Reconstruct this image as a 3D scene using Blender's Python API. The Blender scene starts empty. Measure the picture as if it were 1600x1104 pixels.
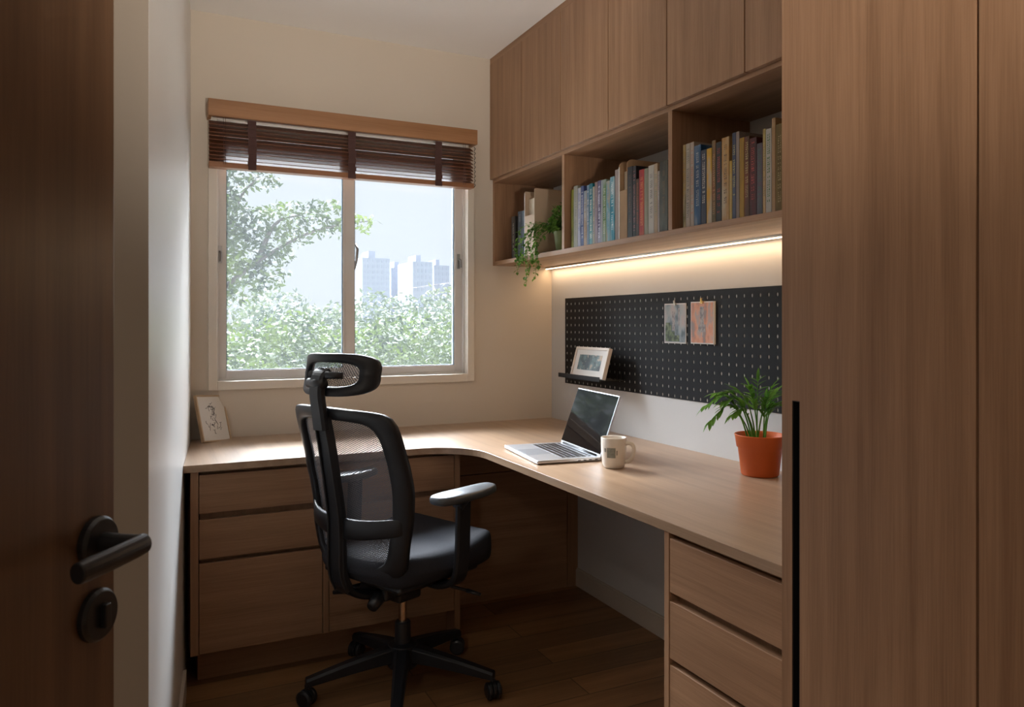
import bpy, bmesh, math, random
from math import sin, cos, pi, radians, sqrt
from mathutils import Vector, Matrix
random.seed(7)
S = bpy.context.scene
COL = S.collection

# ------------------------------------------------------------------ camera
CAMZ = 1.2155
YAW = radians(25.6)
SY, CY = sin(YAW), cos(YAW)
FPX, HOR = 1180.0, 505.0
cd = bpy.data.cameras.new('camera')
cam = bpy.data.objects.new('camera', cd); COL.objects.link(cam)
cam.location = (0, 0, CAMZ); cam.rotation_euler = (pi/2, 0, -YAW)
cd.sensor_width = 36; cd.lens = FPX/1600*36; cd.shift_y = -(552-HOR)/1600
cd.clip_start = .02; cd.clip_end = 500
cd.dof.use_dof = True; cd.dof.focus_distance = 2.4; cd.dof.aperture_fstop = 13
S.camera = cam
S.view_settings.view_transform = 'Standard'; S.view_settings.look = 'None'
S.view_settings.gamma = 1; S.view_settings.use_curve_mapping = False
S.view_settings.exposure = 0.65

# ------------------------------------------------------------------ sky and sun
W = bpy.data.worlds.new('sky'); S.world = W; W.use_nodes = True
nt = W.node_tree; nt.nodes.clear()
o = nt.nodes.new('ShaderNodeOutputWorld'); bg = nt.nodes.new('ShaderNodeBackground')
tc = nt.nodes.new('ShaderNodeTexCoord'); sp = nt.nodes.new('ShaderNodeSeparateXYZ')
mr = nt.nodes.new('ShaderNodeMapRange')
mr.inputs[1].default_value = .21; mr.inputs[2].default_value = .55
mr.inputs[3].default_value = 0; mr.inputs[4].default_value = 1
mr.interpolation_type = 'SMOOTHSTEP'
mr2 = nt.nodes.new('ShaderNodeMapRange'); mr2.interpolation_type = 'SMOOTHSTEP'     # hazy bright side of the sky, where the sun stands
mr2.inputs[1].default_value = -.1; mr2.inputs[2].default_value = .6; mr2.inputs[3].default_value = .04; mr2.inputs[4].default_value = 1
m1_ = nt.nodes.new('ShaderNodeMath'); m1_.operation = 'MULTIPLY'
m2_ = nt.nodes.new('ShaderNodeMath'); m2_.operation = 'MULTIPLY_ADD'; m2_.inputs[1].default_value = 42.0; m2_.inputs[2].default_value = .51
cr = nt.nodes.new('ShaderNodeValToRGB')
cr.color_ramp.elements[0].position = .0; cr.color_ramp.elements[0].color = (.85, .90, .97, 1)
cr.color_ramp.elements[1].position = .6; cr.color_ramp.elements[1].color = (.86, .92, 1, 1)
nt.links.new(tc.outputs['Generated'], sp.inputs[0])
nt.links.new(sp.outputs['Z'], mr.inputs[0]); nt.links.new(sp.outputs['Z'], cr.inputs[0])
nt.links.new(cr.outputs[0], bg.inputs['Color']); nt.links.new(sp.outputs['Y'], mr2.inputs[0])
nt.links.new(mr.outputs[0], m1_.inputs[0]); nt.links.new(mr2.outputs[0], m1_.inputs[1]); nt.links.new(m1_.outputs[0], m2_.inputs[0])
nt.links.new(m2_.outputs[0], bg.inputs['Strength'])
nt.links.new(bg.outputs[0], o.inputs[0])

sl = bpy.data.lights.new('sun', 'SUN'); sl.energy = 1.9; sl.angle = radians(4); sl.color = (1, .95, .88)
so = bpy.data.objects.new('sun', sl); COL.objects.link(so)
so.rotation_euler = Vector((.06, -1, -.75)).to_track_quat('-Z', 'Y').to_euler()
# portal: tells the renderer where the daylight enters (emits nothing itself)
pl = bpy.data.lights.new('window_portal', 'AREA'); pl.shape = 'RECTANGLE'; pl.size = 1.15; pl.size_y = 1.1
po = bpy.data.objects.new('window_portal', pl); COL.objects.link(po)
po.location = (.79, 3.50, 1.5); po.rotation_euler = (-pi/2, 0, 0)
pl.cycles.is_portal = True

# ------------------------------------------------------------------ helpers
def at(u, v, X=None, Y=None, Z=None):
    """point where the sight line through photo pixel (u, v) meets the plane X=, Y= or Z="""
    t = (u-800)/FPX; k = (HOR-v)/FPX
    dx, dy, dz = SY+CY*t, CY-SY*t, k
    if X is not None: s = X/dx
    elif Y is not None: s = Y/dy
    else: s = (Z-CAMZ)/dz
    return Vector((s*dx, s*dy, CAMZ+s*dz))

def origin(p):
    v = Vector((0, 0, 0))
    while p is not None:
        v += Vector(p.location); p = p.parent
    return v

def mk(name, bm, mat, parent=None, local=False, bevel=0, smooth=False, seg=2, subsurf=0):
    if parent is not None and not local:
        bmesh.ops.translate(bm, verts=bm.verts, vec=-origin(parent))
    me = bpy.data.meshes.new(name); bm.normal_update(); bm.to_mesh(me); bm.free()
    ob = bpy.data.objects.new(name, me); COL.objects.link(ob)
    mats = mat if isinstance(mat, (list, tuple)) else [mat]
    for m in mats: me.materials.append(m)
    if parent is not None: ob.parent = parent
    if smooth:
        for f in me.polygons: f.use_smooth = True
    if bevel:
        b = ob.modifiers.new('bevel', 'BEVEL'); b.width = bevel; b.segments = seg; b.limit_method = 'ANGLE'; b.angle_limit = radians(50)
        b.harden_normals = False
    if subsurf:
        s = ob.modifiers.new('sub', 'SUBSURF'); s.levels = subsurf; s.render_levels = subsurf
    return ob

def thing(name, label, cat, loc=(0, 0, 0), rz=0, group=None):
    o = bpy.data.objects.new(name, None); COL.objects.link(o); o.empty_display_size = .1
    o.location = loc; o.rotation_euler = (0, 0, rz); o['label'] = label; o['category'] = cat
    if group: o['group'] = group
    return o

def tag(o, label, cat, group=None, kind=None):
    o['label'] = label; o['category'] = cat
    if group: o['group'] = group
    if kind: o['kind'] = kind
    return o

def struct(o, label, cat):
    o['kind'] = 'structure'; o['label'] = label; o['category'] = cat
    return o

def box(bm, x0, x1, y0, y1, z0, z1, mi=0):
    v = [bm.verts.new((x, y, z)) for z in (z0, z1) for y in (y0, y1) for x in (x0, x1)]
    for f in ((0, 2, 3, 1), (4, 5, 7, 6), (0, 1, 5, 4), (2, 6, 7, 3), (0, 4, 6, 2), (1, 3, 7, 5)):
        fc = bm.faces.new([v[i] for i in f]); fc.material_index = mi
    return v

def boxes(*L):
    bm = bmesh.new()
    for b in L: box(bm, *b)
    return bm

def prism(bm, pts, z0, z1):
    a = [bm.verts.new((p[0], p[1], z0)) for p in pts]; b = [bm.verts.new((p[0], p[1], z1)) for p in pts]
    bm.faces.new(a[::-1]); bm.faces.new(b); n = len(pts)
    for i in range(n): bm.faces.new((a[i], a[(i+1) % n], b[(i+1) % n], b[i]))

def tube(bm, pts, rad, n=10, flat=None, cap=True):
    """swept tube through pts; rad number or list; flat=(w,h) factors in the section"""
    pts = [Vector(p) for p in pts]; rings = []
    if not isinstance(rad, (list, tuple)): rad = [rad]*len(pts)
    up = Vector((0, 0, 1)); prev = None
    for i, p in enumerate(pts):
        d = (pts[min(i+1, len(pts)-1)]-pts[max(i-1, 0)])
        if d.length < 1e-9: d = Vector((0, 0, 1))
        d.normalize()
        if prev is None:
            a = up if abs(d.z) < .9 else Vector((1, 0, 0))
            s = d.cross(a).normalized()
        else:
            s = (prev - d*prev.dot(d)).normalized()
        prev = s; t = d.cross(s)
        fw, fh = flat if flat else (1, 1)
        rings.append([bm.verts.new(p+s*cos(2*pi*k/n)*rad[i]*fw+t*sin(2*pi*k/n)*rad[i]*fh) for k in range(n)])
    for i in range(len(rings)-1):
        for k in range(n):
            bm.faces.new((rings[i][k], rings[i][(k+1) % n], rings[i+1][(k+1) % n], rings[i+1][k]))
    if cap:
        bm.faces.new(rings[0][::-1]); bm.faces.new(rings[-1])
    return rings

def lathe(bm, prof, c=(0, 0, 0), n=40):
    rings = []
    for r, z in prof:
        if r < 1e-6: rings.append([bm.verts.new((c[0], c[1], c[2]+z))])
        else: rings.append([bm.verts.new((c[0]+r*cos(2*pi*k/n), c[1]+r*sin(2*pi*k/n), c[2]+z)) for k in range(n)])
    for a, b in zip(rings, rings[1:]):
        for k in range(n):
            k2 = (k+1) % n
            if len(a) == 1 and len(b) == 1: continue
            if len(a) == 1: bm.faces.new((a[0], b[k], b[k2]))
            elif len(b) == 1: bm.faces.new((a[k], b[0], a[k2]))
            else: bm.faces.new((a[k], a[k2], b[k2], b[k]))
    bmesh.ops.recalc_face_normals(bm, faces=bm.faces)

def ribbon(bm, path, widths, thick, axis=Vector((0, 1, 0))):
    """flat bar with rounded section swept along path (in a plane across axis)"""
    path = [Vector(p) for p in path]; rings = []
    if not isinstance(widths, (list, tuple)): widths = [widths]*len(path)
    if not isinstance(thick, (list, tuple)): thick = [thick]*len(path)
    for i, p in enumerate(path):
        d = (path[min(i+1, len(path)-1)]-path[max(i-1, 0)]).normalized()
        nrm = axis.cross(d).normalized(); w = widths[i]/2; t = thick[i]/2; c = min(t, w)*.55
        sec = [(w, -t+c), (w, t-c), (w-c, t), (-w+c, t), (-w, t-c), (-w, -t+c), (-w+c, -t), (w-c, -t)]
        rings.append([bm.verts.new(p+axis*a+nrm*b) for a, b in sec])
    for i in range(len(rings)-1):
        for k in range(8):
            bm.faces.new((rings[i][k], rings[i][(k+1) % 8], rings[i+1][(k+1) % 8], rings[i+1][k]))
    bm.faces.new(rings[0][::-1]); bm.faces.new(rings[-1])
    bmesh.ops.recalc_face_normals(bm, faces=bm.faces)

def smoothpath(ctrl, n=24):
    """Catmull-Rom through control points"""
    P = [Vector(c) for c in ctrl]; P = [2*P[0]-P[1]]+P+[2*P[-1]-P[-2]]
    out = []; segs = len(P)-3
    for i in range(n+1):
        t = i/n*segs; k = min(int(t), segs-1); f = t-k
        a, b, c, d = P[k:k+4]
        out.append(.5*((2*b)+(c-a)*f+(2*a-5*b+4*c-d)*f*f+(3*b-a-3*c+d)*f**3))
    return out

# ------------------------------------------------------------------ materials
def newmat(name):
    m = bpy.data.materials.new(name); m.use_nodes = True
    return m, m.node_tree, m.node_tree.nodes['Principled BSDF']

def plain(name, c, rough=.5, metal=0, spec=.5, noise=0, nscale=30, bump=0, bscale=200, coat=0):
    m, t, b = newmat(name)
    b.inputs['Base Color'].default_value = (*c, 1); b.inputs['Roughness'].default_value = rough
    b.inputs['Metallic'].default_value = metal; b.inputs['Specular IOR Level'].default_value = spec
    b.inputs['Coat Weight'].default_value = coat
    g = t.nodes.new('ShaderNodeNewGeometry')
    if noise:
        n = t.nodes.new('ShaderNodeTexNoise'); n.inputs['Scale'].default_value = nscale; n.inputs['Detail'].default_value = 4
        t.links.new(g.outputs['Position'], n.inputs['Vector'])
        mx = t.nodes.new('ShaderNodeMix'); mx.data_type = 'RGBA'
        mx.inputs[6].default_value = (*[x*(1-noise) for x in c], 1); mx.inputs[7].default_value = (*[min(1, x*(1+noise)) for x in c], 1)
        t.links.new(n.outputs[0], mx.inputs[0]); t.links.new(mx.outputs[2], b.inputs['Base Color'])
    if bump:
        n = t.nodes.new('ShaderNodeTexNoise'); n.inputs['Scale'].default_value = bscale; n.inputs['Detail'].default_value = 3
        t.links.new(g.outputs['Position'], n.inputs['Vector'])
        bp = t.nodes.new('ShaderNodeBump'); bp.inputs['Strength'].default_value = bump; bp.inputs['Distance'].default_value = .002
        t.links.new(n.outputs[0], bp.inputs['Height']); t.links.new(bp.outputs[0], b.inputs['Normal'])
    return m

def wood(name, axis, dark, light, rough=.42, across=44, along=1.3, fine=1.0, planks=False, spec=.4):
    m, t, b = newmat(name)
    N, L = t.nodes, t.links
    g = N.new('ShaderNodeNewGeometry'); oi = N.new('ShaderNodeObjectInfo')
    ad = N.new('ShaderNodeVectorMath'); ad.operation = 'MULTIPLY_ADD'
    ad.inputs[1].default_value = (1, 1, 1)
    ml = N.new('ShaderNodeMath'); ml.operation = 'MULTIPLY'; ml.inputs[1].default_value = 17
    L.new(oi.outputs['Random'], ml.inputs[0])
    L.new(g.outputs['Position'], ad.inputs[0]); L.new(ml.outputs[0], ad.inputs[2])
    def sc(a, l):
        v = [a, a, a]; v['XYZ'.index(axis)] = l
        mp = N.new('ShaderNodeMapping'); mp.inputs['Scale'].default_value = v
        L.new(ad.outputs[0], mp.inputs[0]); return mp
    def noise(mp, det, dist=0, s=1):
        n = N.new('ShaderNodeTexNoise'); n.inputs['Scale'].default_value = s; n.inputs['Detail'].default_value = det
        n.inputs['Distortion'].default_value = dist; L.new(mp.outputs[0], n.inputs['Vector']); return n
    a = noise(sc(across, along), 5, .6)
    f = noise(sc(across*9, along*7), 3)
    lo = noise(sc(4.5, .8), 3, 1.2)
    # rings seen as cathedral grain
    wv = N.new('ShaderNodeTexWave'); wv.wave_type = 'RINGS'; wv.rings_direction = axis
    wv.inputs['Scale'].default_value = 1; wv.inputs['Distortion'].default_value = 5; wv.inputs['Detail'].default_value = 3
    wv.inputs['Detail Scale'].default_value = .8
    L.new(sc(7, .9).outputs[0], wv.inputs['Vector'])
    def mixf(x, y, k):
        q = N.new('ShaderNodeMix'); q.data_type = 'FLOAT'; q.inputs[0].default_value = k
        L.new(x, q.inputs[2]); L.new(y, q.inputs[3]); return q.outputs[0]
    s = mixf(a.outputs[0], f.outputs[0], .42*fine)
    s = mixf(s, lo.outputs[0], .30)
    s = mixf(s, wv.outputs['Fac'], .06)
    r = N.new('ShaderNodeValToRGB'); r.color_ramp.elements[0].position = .34; r.color_ramp.elements[0].color = (*dark, 1)
    r.color_ramp.elements[1].position = .66; r.color_ramp.elements[1].color = (*light, 1)
    L.new(s, r.inputs[0]); colo = r.outputs[0]
    if planks:
        br = N.new('ShaderNodeTexBrick'); br.inputs['Scale'].default_value = 1
        br.inputs['Brick Width'].default_value = 1.3; br.inputs['Row Height'].default_value = .125
        br.inputs['Mortar Size'].default_value = .0018; br.inputs['Mortar'].default_value = (.25, .25, .25, 1)
        br.inputs['Color1'].default_value = (.62, .62, .62, 1); br.inputs['Color2'].default_value = (1.15, 1.1, 1.0, 1)
        br.offset = .37
        L.new(g.outputs['Position'], br.inputs['Vector'])
        mm = N.new('ShaderNodeMix'); mm.data_type = 'RGBA'; mm.blend_type = 'MULTIPLY'; mm.inputs[0].default_value = 1
        L.new(colo, mm.inputs[6]); L.new(br.outputs[0], mm.inputs[7]); colo = mm.outputs[2]
    L.new(colo, b.inputs['Base Color'])
    b.inputs['Roughness'].default_value = rough; b.inputs['Specular IOR Level'].default_value = spec
    bp = N.new('ShaderNodeBump'); bp.inputs['Strength'].default_value = .12; bp.inputs['Distance'].default_value = .001
    L.new(s, bp.inputs['Height']); L.new(bp.outputs[0], b.inputs['Normal'])
    return m

OD, OL = (.225, .120, .064), (.400, .232, .134)
M = {}
M['oak_z'] = wood('oak_vertical', 'Z', OD, OL)
M['oak_y'] = wood('oak_along_y', 'Y', OD, OL)
M['oak_x'] = wood('oak_along_x', 'X', OD, OL)
M['desk'] = wood('oak_desktop', 'Y', (.275, .175, .108), (.43, .295, .195), rough=.30, spec=.55)
M['door'] = wood('dark_door_veneer', 'Z', (.085, .045, .024), (.165, .092, .050), rough=.30, spec=.8)
M['floor'] = wood('floor_boards', 'X', (.21, .105, .045), (.38, .205, .095), rough=.36, across=18, planks=True)
M['bamboo'] = wood('valance_wood', 'X', (.26, .125, .055), (.42, .22, .11), rough=.4)
M['slat'] = wood('blind_slat_wood', 'X', (.09, .030, .014), (.19, .072, .034), rough=.35)
M['rail'] = wood('blind_rail_wood', 'X', (.22, .095, .045), (.34, .16, .08), rough=.4)
M['wall'] = plain('wall_paint', (.61, .54, .455), .85, spec=.2, noise=.03, nscale=2, bump=.05)
M['wall_r'] = plain('wall_paint_pale', (.60, .59, .575), .85, spec=.2, noise=.03, nscale=2, bump=.05)
M['wall_l'] = plain('wall_paint_left', (.78, .76, .73), .40, spec=.5, noise=.03, nscale=2, bump=.05)
M['ceil'] = plain('ceiling_paint', (.86, .85, .835), .9, spec=.1)
M['base'] = plain('baseboard_paint', (.56, .50, .43), .5, noise=.02)
M['pvc'] = plain('window_frame_white', (.66, .63, .60), .35)
M['gasket'] = plain('gasket_dark', (.03, .06, .09), .4)
M['sill'] = plain('window_surround_paint', (.70, .64, .56), .5)
M['metal'] = plain('dull_metal', (.35, .34, .33), .35, metal=1)
M['tape'] = plain('ladder_tape_cloth', (.075, .036, .032), .9)
M['black'] = plain('black_plastic', (.012, .013, .016), .38, spec=.5, bump=.06, bscale=900)
M['black_matte'] = plain('black_matte', (.010, .010, .011), .6, spec=.3)
M['frame_blk'] = plain('chair_frame_plastic', (.009, .010, .013), .45, spec=.38)
M['pad'] = plain('arm_pad_rubber', (.045, .055, .065), .33, spec=.6)
M['fabric'] = plain('seat_fabric', (.020, .021, .027), .9, spec=.25, noise=.5, nscale=450, bump=.6, bscale=600)
M['chrome'] = plain('gas_lift_metal', (.55, .42, .32), .25, metal=1)
M['alu'] = plain('laptop_aluminium', (.62, .65, .70), .32, metal=.85)
M['screen'] = plain('laptop_screen_glass', (.003, .003, .004), .05, spec=.35)
M['keys'] = plain('keyboard_keys', (.012, .012, .014), .35)
M['ceramic'] = plain('mug_ceramic', (.72, .66, .58), .25, spec=.5, noise=.03)
M['print'] = plain('mug_print', (.22, .23, .20), .4, noise=.5, nscale=160)
M['terra'] = plain('orange_pot_plastic', (.58, .115, .022), .42, spec=.4, noise=.06)
M['soil'] = plain('potting_soil', (.03, .018, .011), .95, noise=.5, nscale=120, bump=.8, bscale=150)
M['brass'] = plain('brass_clip', (.5, .30, .10), .35, metal=1)
M['steel'] = plain('steel_clip', (.5, .45, .38), .35, metal=1)
M['board'] = plain('pegboard_black', (.008, .009, .011), .55, spec=.22, bump=.12, bscale=300)
M['white'] = plain('white_paper', (.72, .69, .65), .7)
M['kraft'] = plain('kraft_card', (.32, .20, .11), .8, noise=.15)
M['beigecard'] = plain('beige_card', (.50, .38, .27), .7, noise=.15, nscale=12)
M['framewood'] = plain('pale_frame_wood', (.50, .36, .23), .5, noise=.12, nscale=60)
M['framewhite'] = plain('white_frame_paint', (.70, .64, .58), .45)
M['fill_lamp'] = plain('fill_lamp_white', (.8, .8, .78), .6)
M['branch'] = plain('bark', (.035, .030, .026), .9, noise=.3)
M['potgreen'] = plain('pale_green_pot', (.16, .20, .07), .5)

def leafmat(name, c1, c2, trans=.5, rough=.5):
    m, t, b = newmat(name); N, L = t.nodes, t.links
    g = N.new('ShaderNodeNewGeometry'); n = N.new('ShaderNodeTexNoise'); n.inputs['Scale'].default_value = 2.6 if name.endswith('tree_leaves') else 25
    n.inputs['Detail'].default_value = 6
    L.new(g.outputs['Position'], n.inputs['Vector'])
    r = N.new('ShaderNodeValToRGB'); r.color_ramp.elements[0].position = .36; r.color_ramp.elements[1].position = .64
    r.color_ramp.elements[0].color = (*c1, 1); r.color_ramp.elements[1].color = (*c2, 1)
    L.new(n.outputs[0], r.inputs[0]); L.new(r.outputs[0], b.inputs['Base Color'])
    b.inputs['Roughness'].default_value = rough; b.inputs['Specular IOR Level'].default_value = .15
    tr = N.new('ShaderNodeBsdfTranslucent'); L.new(r.outputs[0], tr.inputs[0])
    mx = N.new('ShaderNodeMixShader'); mx.inputs[0].default_value = trans
    L.new(b.outputs[0], mx.inputs[1]); L.new(tr.outputs[0], mx.inputs[2])
    L.new(mx.outputs[0], N['Material Output'].inputs[0])
    return m
M['leaf_out'] = leafmat('tree_leaves', (.008, .018, .006), (.070, .102, .012), .25)
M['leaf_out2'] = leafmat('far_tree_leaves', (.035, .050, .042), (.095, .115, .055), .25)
M['leaf_palm'] = leafmat('palm_leaf', (.07, .20, .03), (.18, .40, .07), .3, .4)
M['leaf_vine'] = leafmat('vine_leaf', (.05, .12, .02), (.16, .30, .05), .3, .4)

def glassmat():
    m, t, b = newmat('window_glass'); N, L = t.nodes, t.links; N.remove(b)
    tr = N.new('ShaderNodeBsdfTransparent'); tr.inputs[0].default_value = (.97, .985, .99, 1)
    tl = N.new('ShaderNodeBsdfTranslucent'); tl.inputs[0].default_value = (.92, .97, 1, 1)
    gl = N.new('ShaderNodeBsdfGlossy'); gl.inputs['Roughness'].default_value = .02
    m1 = N.new('ShaderNodeMixShader'); m1.inputs[0].default_value = .012      # faint white veil mixed in to imitate haze over the view
    fr = N.new('ShaderNodeFresnel'); fr.inputs[0].default_value = 1.3
    m2 = N.new('ShaderNodeMixShader')
    L.new(tr.outputs[0], m1.inputs[1]); L.new(tl.outputs[0], m1.inputs[2])
    L.new(fr.outputs[0], m2.inputs[0]); L.new(m1.outputs[0], m2.inputs[1]); L.new(gl.outputs[0], m2.inputs[2])
    L.new(m2.outputs[0], N['Material Output'].inputs[0])
    return m
M['glass'] = glassmat()

def meshmat(name, col, cell, hole):
    """woven chair mesh: threads with see-through holes"""
    m, t, b = newmat(name); N, L = t.nodes, t.links
    b.inputs['Base Color'].default_value = (*col, 1); b.inputs['Roughness'].default_value = .7
    tc = N.new('ShaderNodeTexCoord')
    vo = N.new('ShaderNodeTexVoronoi'); vo.feature = 'F1'; vo.voronoi_dimensions = '2D'; vo.inputs['Scale'].default_value = 1
    vo.inputs['Randomness'].default_value = .12
    sx = N.new('ShaderNodeSeparateXYZ'); cx = N.new('ShaderNodeCombineXYZ'); L.new(tc.outputs['Object'], sx.inputs[0])
    L.new(sx.outputs[1], cx.inputs[0]); L.new(sx.outputs[2], cx.inputs[1])
    mp = N.new('ShaderNodeMapping'); mp.inputs['Scale'].default_value = (1/cell, 1/(cell*.8), 1); mp.inputs['Rotation'].default_value = (0, 0, .5)
    L.new(cx.outputs[0], mp.inputs[0]); L.new(mp.outputs[0], vo.inputs['Vector'])
    lt = N.new('ShaderNodeMath'); lt.operation = 'LESS_THAN'; lt.inputs[1].default_value = hole
    L.new(vo.outputs['Distance'], lt.inputs[0])
    tr = N.new('ShaderNodeBsdfTransparent'); mx = N.new('ShaderNodeMixShader')
    L.new(lt.outputs[0], mx.inputs[0]); L.new(b.outputs[0], mx.inputs[1]); L.new(tr.outputs[0], mx.inputs[2])
    L.new(mx.outputs[0], N['Material Output'].inputs[0])
    return m
M['mesh'] = meshmat('backrest_mesh_weave', (.15, .155, .18), .0060, .335)

def artmat(name, stops, scale, detail=6, stretch=(1, 1, 1), mark=None, mscale=60, mthr=.6, rough=.5):
    """abstract printed pattern: gradient-free noise patches with small marks"""
    m, t, b = newmat(name); N, L = t.nodes, t.links
    tc = N.new('ShaderNodeTexCoord'); mp = N.new('ShaderNodeMapping'); mp.inputs['Scale'].default_value = stretch
    oi = N.new('ShaderNodeObjectInfo'); ml = N.new('ShaderNodeMath'); ml.operation = 'MULTIPLY'; ml.inputs[1].default_value = 31
    L.new(oi.outputs['Random'], ml.inputs[0]); L.new(ml.outputs[0], mp.inputs['Location'])
    L.new(tc.outputs['Object'], mp.inputs[0])
    n = N.new('ShaderNodeTexNoise'); n.inputs['Scale'].default_value = scale; n.inputs['Detail'].default_value = detail
    L.new(mp.outputs[0], n.inputs['Vector'])
    r = N.new('ShaderNodeValToRGB'); e = r.color_ramp.elements
    pos = [.38+.24*i/(len(stops)-1) for i in range(len(stops))]
    e[0].position = pos[0]; e[0].color = (*stops[0], 1); e[1].position = pos[-1]; e[1].color = (*stops[-1], 1)
    for p_, c_ in zip(pos[1:-1], stops[1:-1]):
        x = e.new(p_); x.color = (*c_, 1)
    L.new(n.outputs[0], r.inputs[0]); out = r.outputs[0]
    if mark:
        n2 = N.new('ShaderNodeTexNoise'); n2.inputs['Scale'].default_value = mscale; n2.inputs['Detail'].default_value = 1
        L.new(tc.outputs['Object'], n2.inputs['Vector'])
        g = N.new('ShaderNodeMath'); g.operation = 'GREATER_THAN'; g.inputs[1].default_value = mthr
        L.new(n2.outputs[0], g.inputs[0])
        mx = N.new('ShaderNodeMix'); mx.data_type = 'RGBA'; mx.inputs[7].default_value = (*mark, 1)
        hf = N.new('ShaderNodeMath'); hf.operation = 'MULTIPLY'; hf.inputs[1].default_value = .62; L.new(g.outputs[0], hf.inputs[0])
        L.new(hf.outputs[0], mx.inputs[0]); L.new(out, mx.inputs[6]); out = mx.outputs[2]
    L.new(out, b.inputs['Base Color']); b.inputs['Roughness'].default_value = rough
    return m

def emis(name, c, s):
    m, t, b = newmat(name)
    b.inputs['Base Color'].default_value = (*c, 1); b.inputs['Emission Color'].default_value = (*c, 1); b.inputs['Emission Strength'].default_value = s
    return m
M['led'] = emis('led_strip_glow', (1, .74, .48), 4)

# ------------------------------------------------------------------ room shell
D, XR, ZC = 3.285, 1.7916, 2.472           # window wall, right wall, ceiling
T = .2
def lw(y): return -.1294+.084*y            # left wall runs slightly askew
# opening in the window wall
OX0, OX1, OZ0, OZ1 = .225, 1.362, .958, 2.06
struct(mk('wall_back', boxes((-.2, OX0, D, D+T, 0, ZC), (OX1, XR+T, D, D+T, 0, ZC), (OX0, OX1, D, D+T, 0, OZ0), (OX0, OX1, D, D+T, OZ1, ZC)), M['wall']),
       'beige painted wall around the window', 'wall')
struct(mk('wall_right', boxes((XR, XR+T, -1.4, D+T, 0, ZC)), M['wall_r']), 'pale painted wall behind the desk and pegboard', 'wall')
bm = bmesh.new(); prism(bm, [(lw(1.51), 1.51), (lw(D+.02), D+.02), (lw(D+.02)-.14, D+.02), (lw(1.51)-.14, 1.51)], 0, ZC)
struct(mk('wall_left', bm, M['wall_l']), 'pale narrow wall strip between door and window', 'wall')
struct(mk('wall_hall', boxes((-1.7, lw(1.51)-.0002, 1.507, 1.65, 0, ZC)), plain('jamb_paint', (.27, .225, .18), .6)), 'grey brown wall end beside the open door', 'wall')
struct(mk('wall_outer', boxes((-1.85, -1.7, -1.4, 1.65, 0, ZC)), M['wall']), 'hall wall behind the open door', 'wall')
struct(mk('wall_rear', boxes((-1.85, XR+T, -1.55, -1.4, 0, ZC)), M['wall']), 'hall wall behind the viewer', 'wall')
struct(mk('floor', boxes((-1.85, XR+T, -1.55, D+T, -.1, 0)), M['floor']), 'brown wooden board floor', 'floor')
struct(mk('ceiling', boxes((-1.85, XR+T, -1.55, D+T, ZC, ZC+.1)), M['ceil']), 'plain off white ceiling', 'ceiling')
bb = boxes((XR-.012, XR, 1.47, 3.03, 0, .076), (XR-.008, XR, 1.47, 3.03, .0758, .083))
struct(mk('baseboard_right', bb, M['base'], bevel=.001), 'low painted skirting board under the desk', 'baseboard')
bm = bmesh.new(); prism(bm, [(lw(1.51), 1.51), (lw(2.69), 2.69), (lw(2.69)+.011, 2.69), (lw(1.51)+.011, 1.51)], 0, .083)
struct(mk('baseboard_left', bm, M['base'], bevel=.001), 'painted skirting board at foot of the left wall', 'baseboard')

# ------------------------------------------------------------------ window
win = bpy.data.objects.new('window_1', None); COL.objects.link(win); win.location = (.79, D, OZ0)
struct(win, 'white two pane sliding window with trees outside', 'window')
def frame_bm(x0, x1, z0, z1, w, y0, y1, wb=None):
    wb = wb or w
    return boxes((x0, x0+w, y0, y1, z0, z1), (x1-w, x1, y0, y1, z0, z1), (x0+w, x1-w, y0, y1, z0, z0+wb), (x0+w, x1-w, y0, y1, z1-w, z1))
mk('surround', frame_bm(.211, 1.373, .944, 2.075, .034, D-.012, D+.03, .036), M['sill'], win, bevel=.002)
FY = D+.035
mk('outer_frame', frame_bm(.225, 1.362, .958, 2.06, .028, FY-.004, FY+.09), M['pvc'], win, bevel=.0015)
XM = at(543, 450, Y=FY+.03)[0]
gl0 = at(353, 500, Y=FY+.03)[0]; gl1 = at(708.5, 500, Y=FY+.03)[0]
m0 = at(534.5, 450, Y=FY+.03)[0]; m1 = at(553, 450, Y=FY+.03)[0]
zb = at(353, 578.5, Y=FY+.03)[2]
def sash(x0, x1, gx0, gx1, y0):
    s = mk('sash', boxes((x0, gx0, y0, y0+.035, .975, 2.05), (gx1, x1, y0, y0+.035, .975, 2.05), (gx0, gx1, y0, y0+.035, .975, zb), (gx0, gx1, y0, y0+.035, 2.0, 2.05)), M['pvc'], win, bevel=.0015)
    g = .003
    mk('gasket', boxes((gx0, gx0+g, y0+.006, y0+.02, zb, 2.0), (gx1-g, gx1, y0+.006, y0+.02, zb, 2.0), (gx0+g, gx1-g, y0+.006, y0+.02, zb, zb+g), (gx0+g, gx1-g, y0+.006, y0+.02, 2.0-g, 2.0)), M['gasket'], s)
    mk('pane', boxes((gx0+.001, gx1-.001, y0+.012, y0+.016, zb, 2.0)), M['glass'], s)
    return s
sash(.240, m0+.010, gl0, m0, FY+.012)
sash(m0+.0105, 1.348, m1, gl1, FY+.016)
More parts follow.
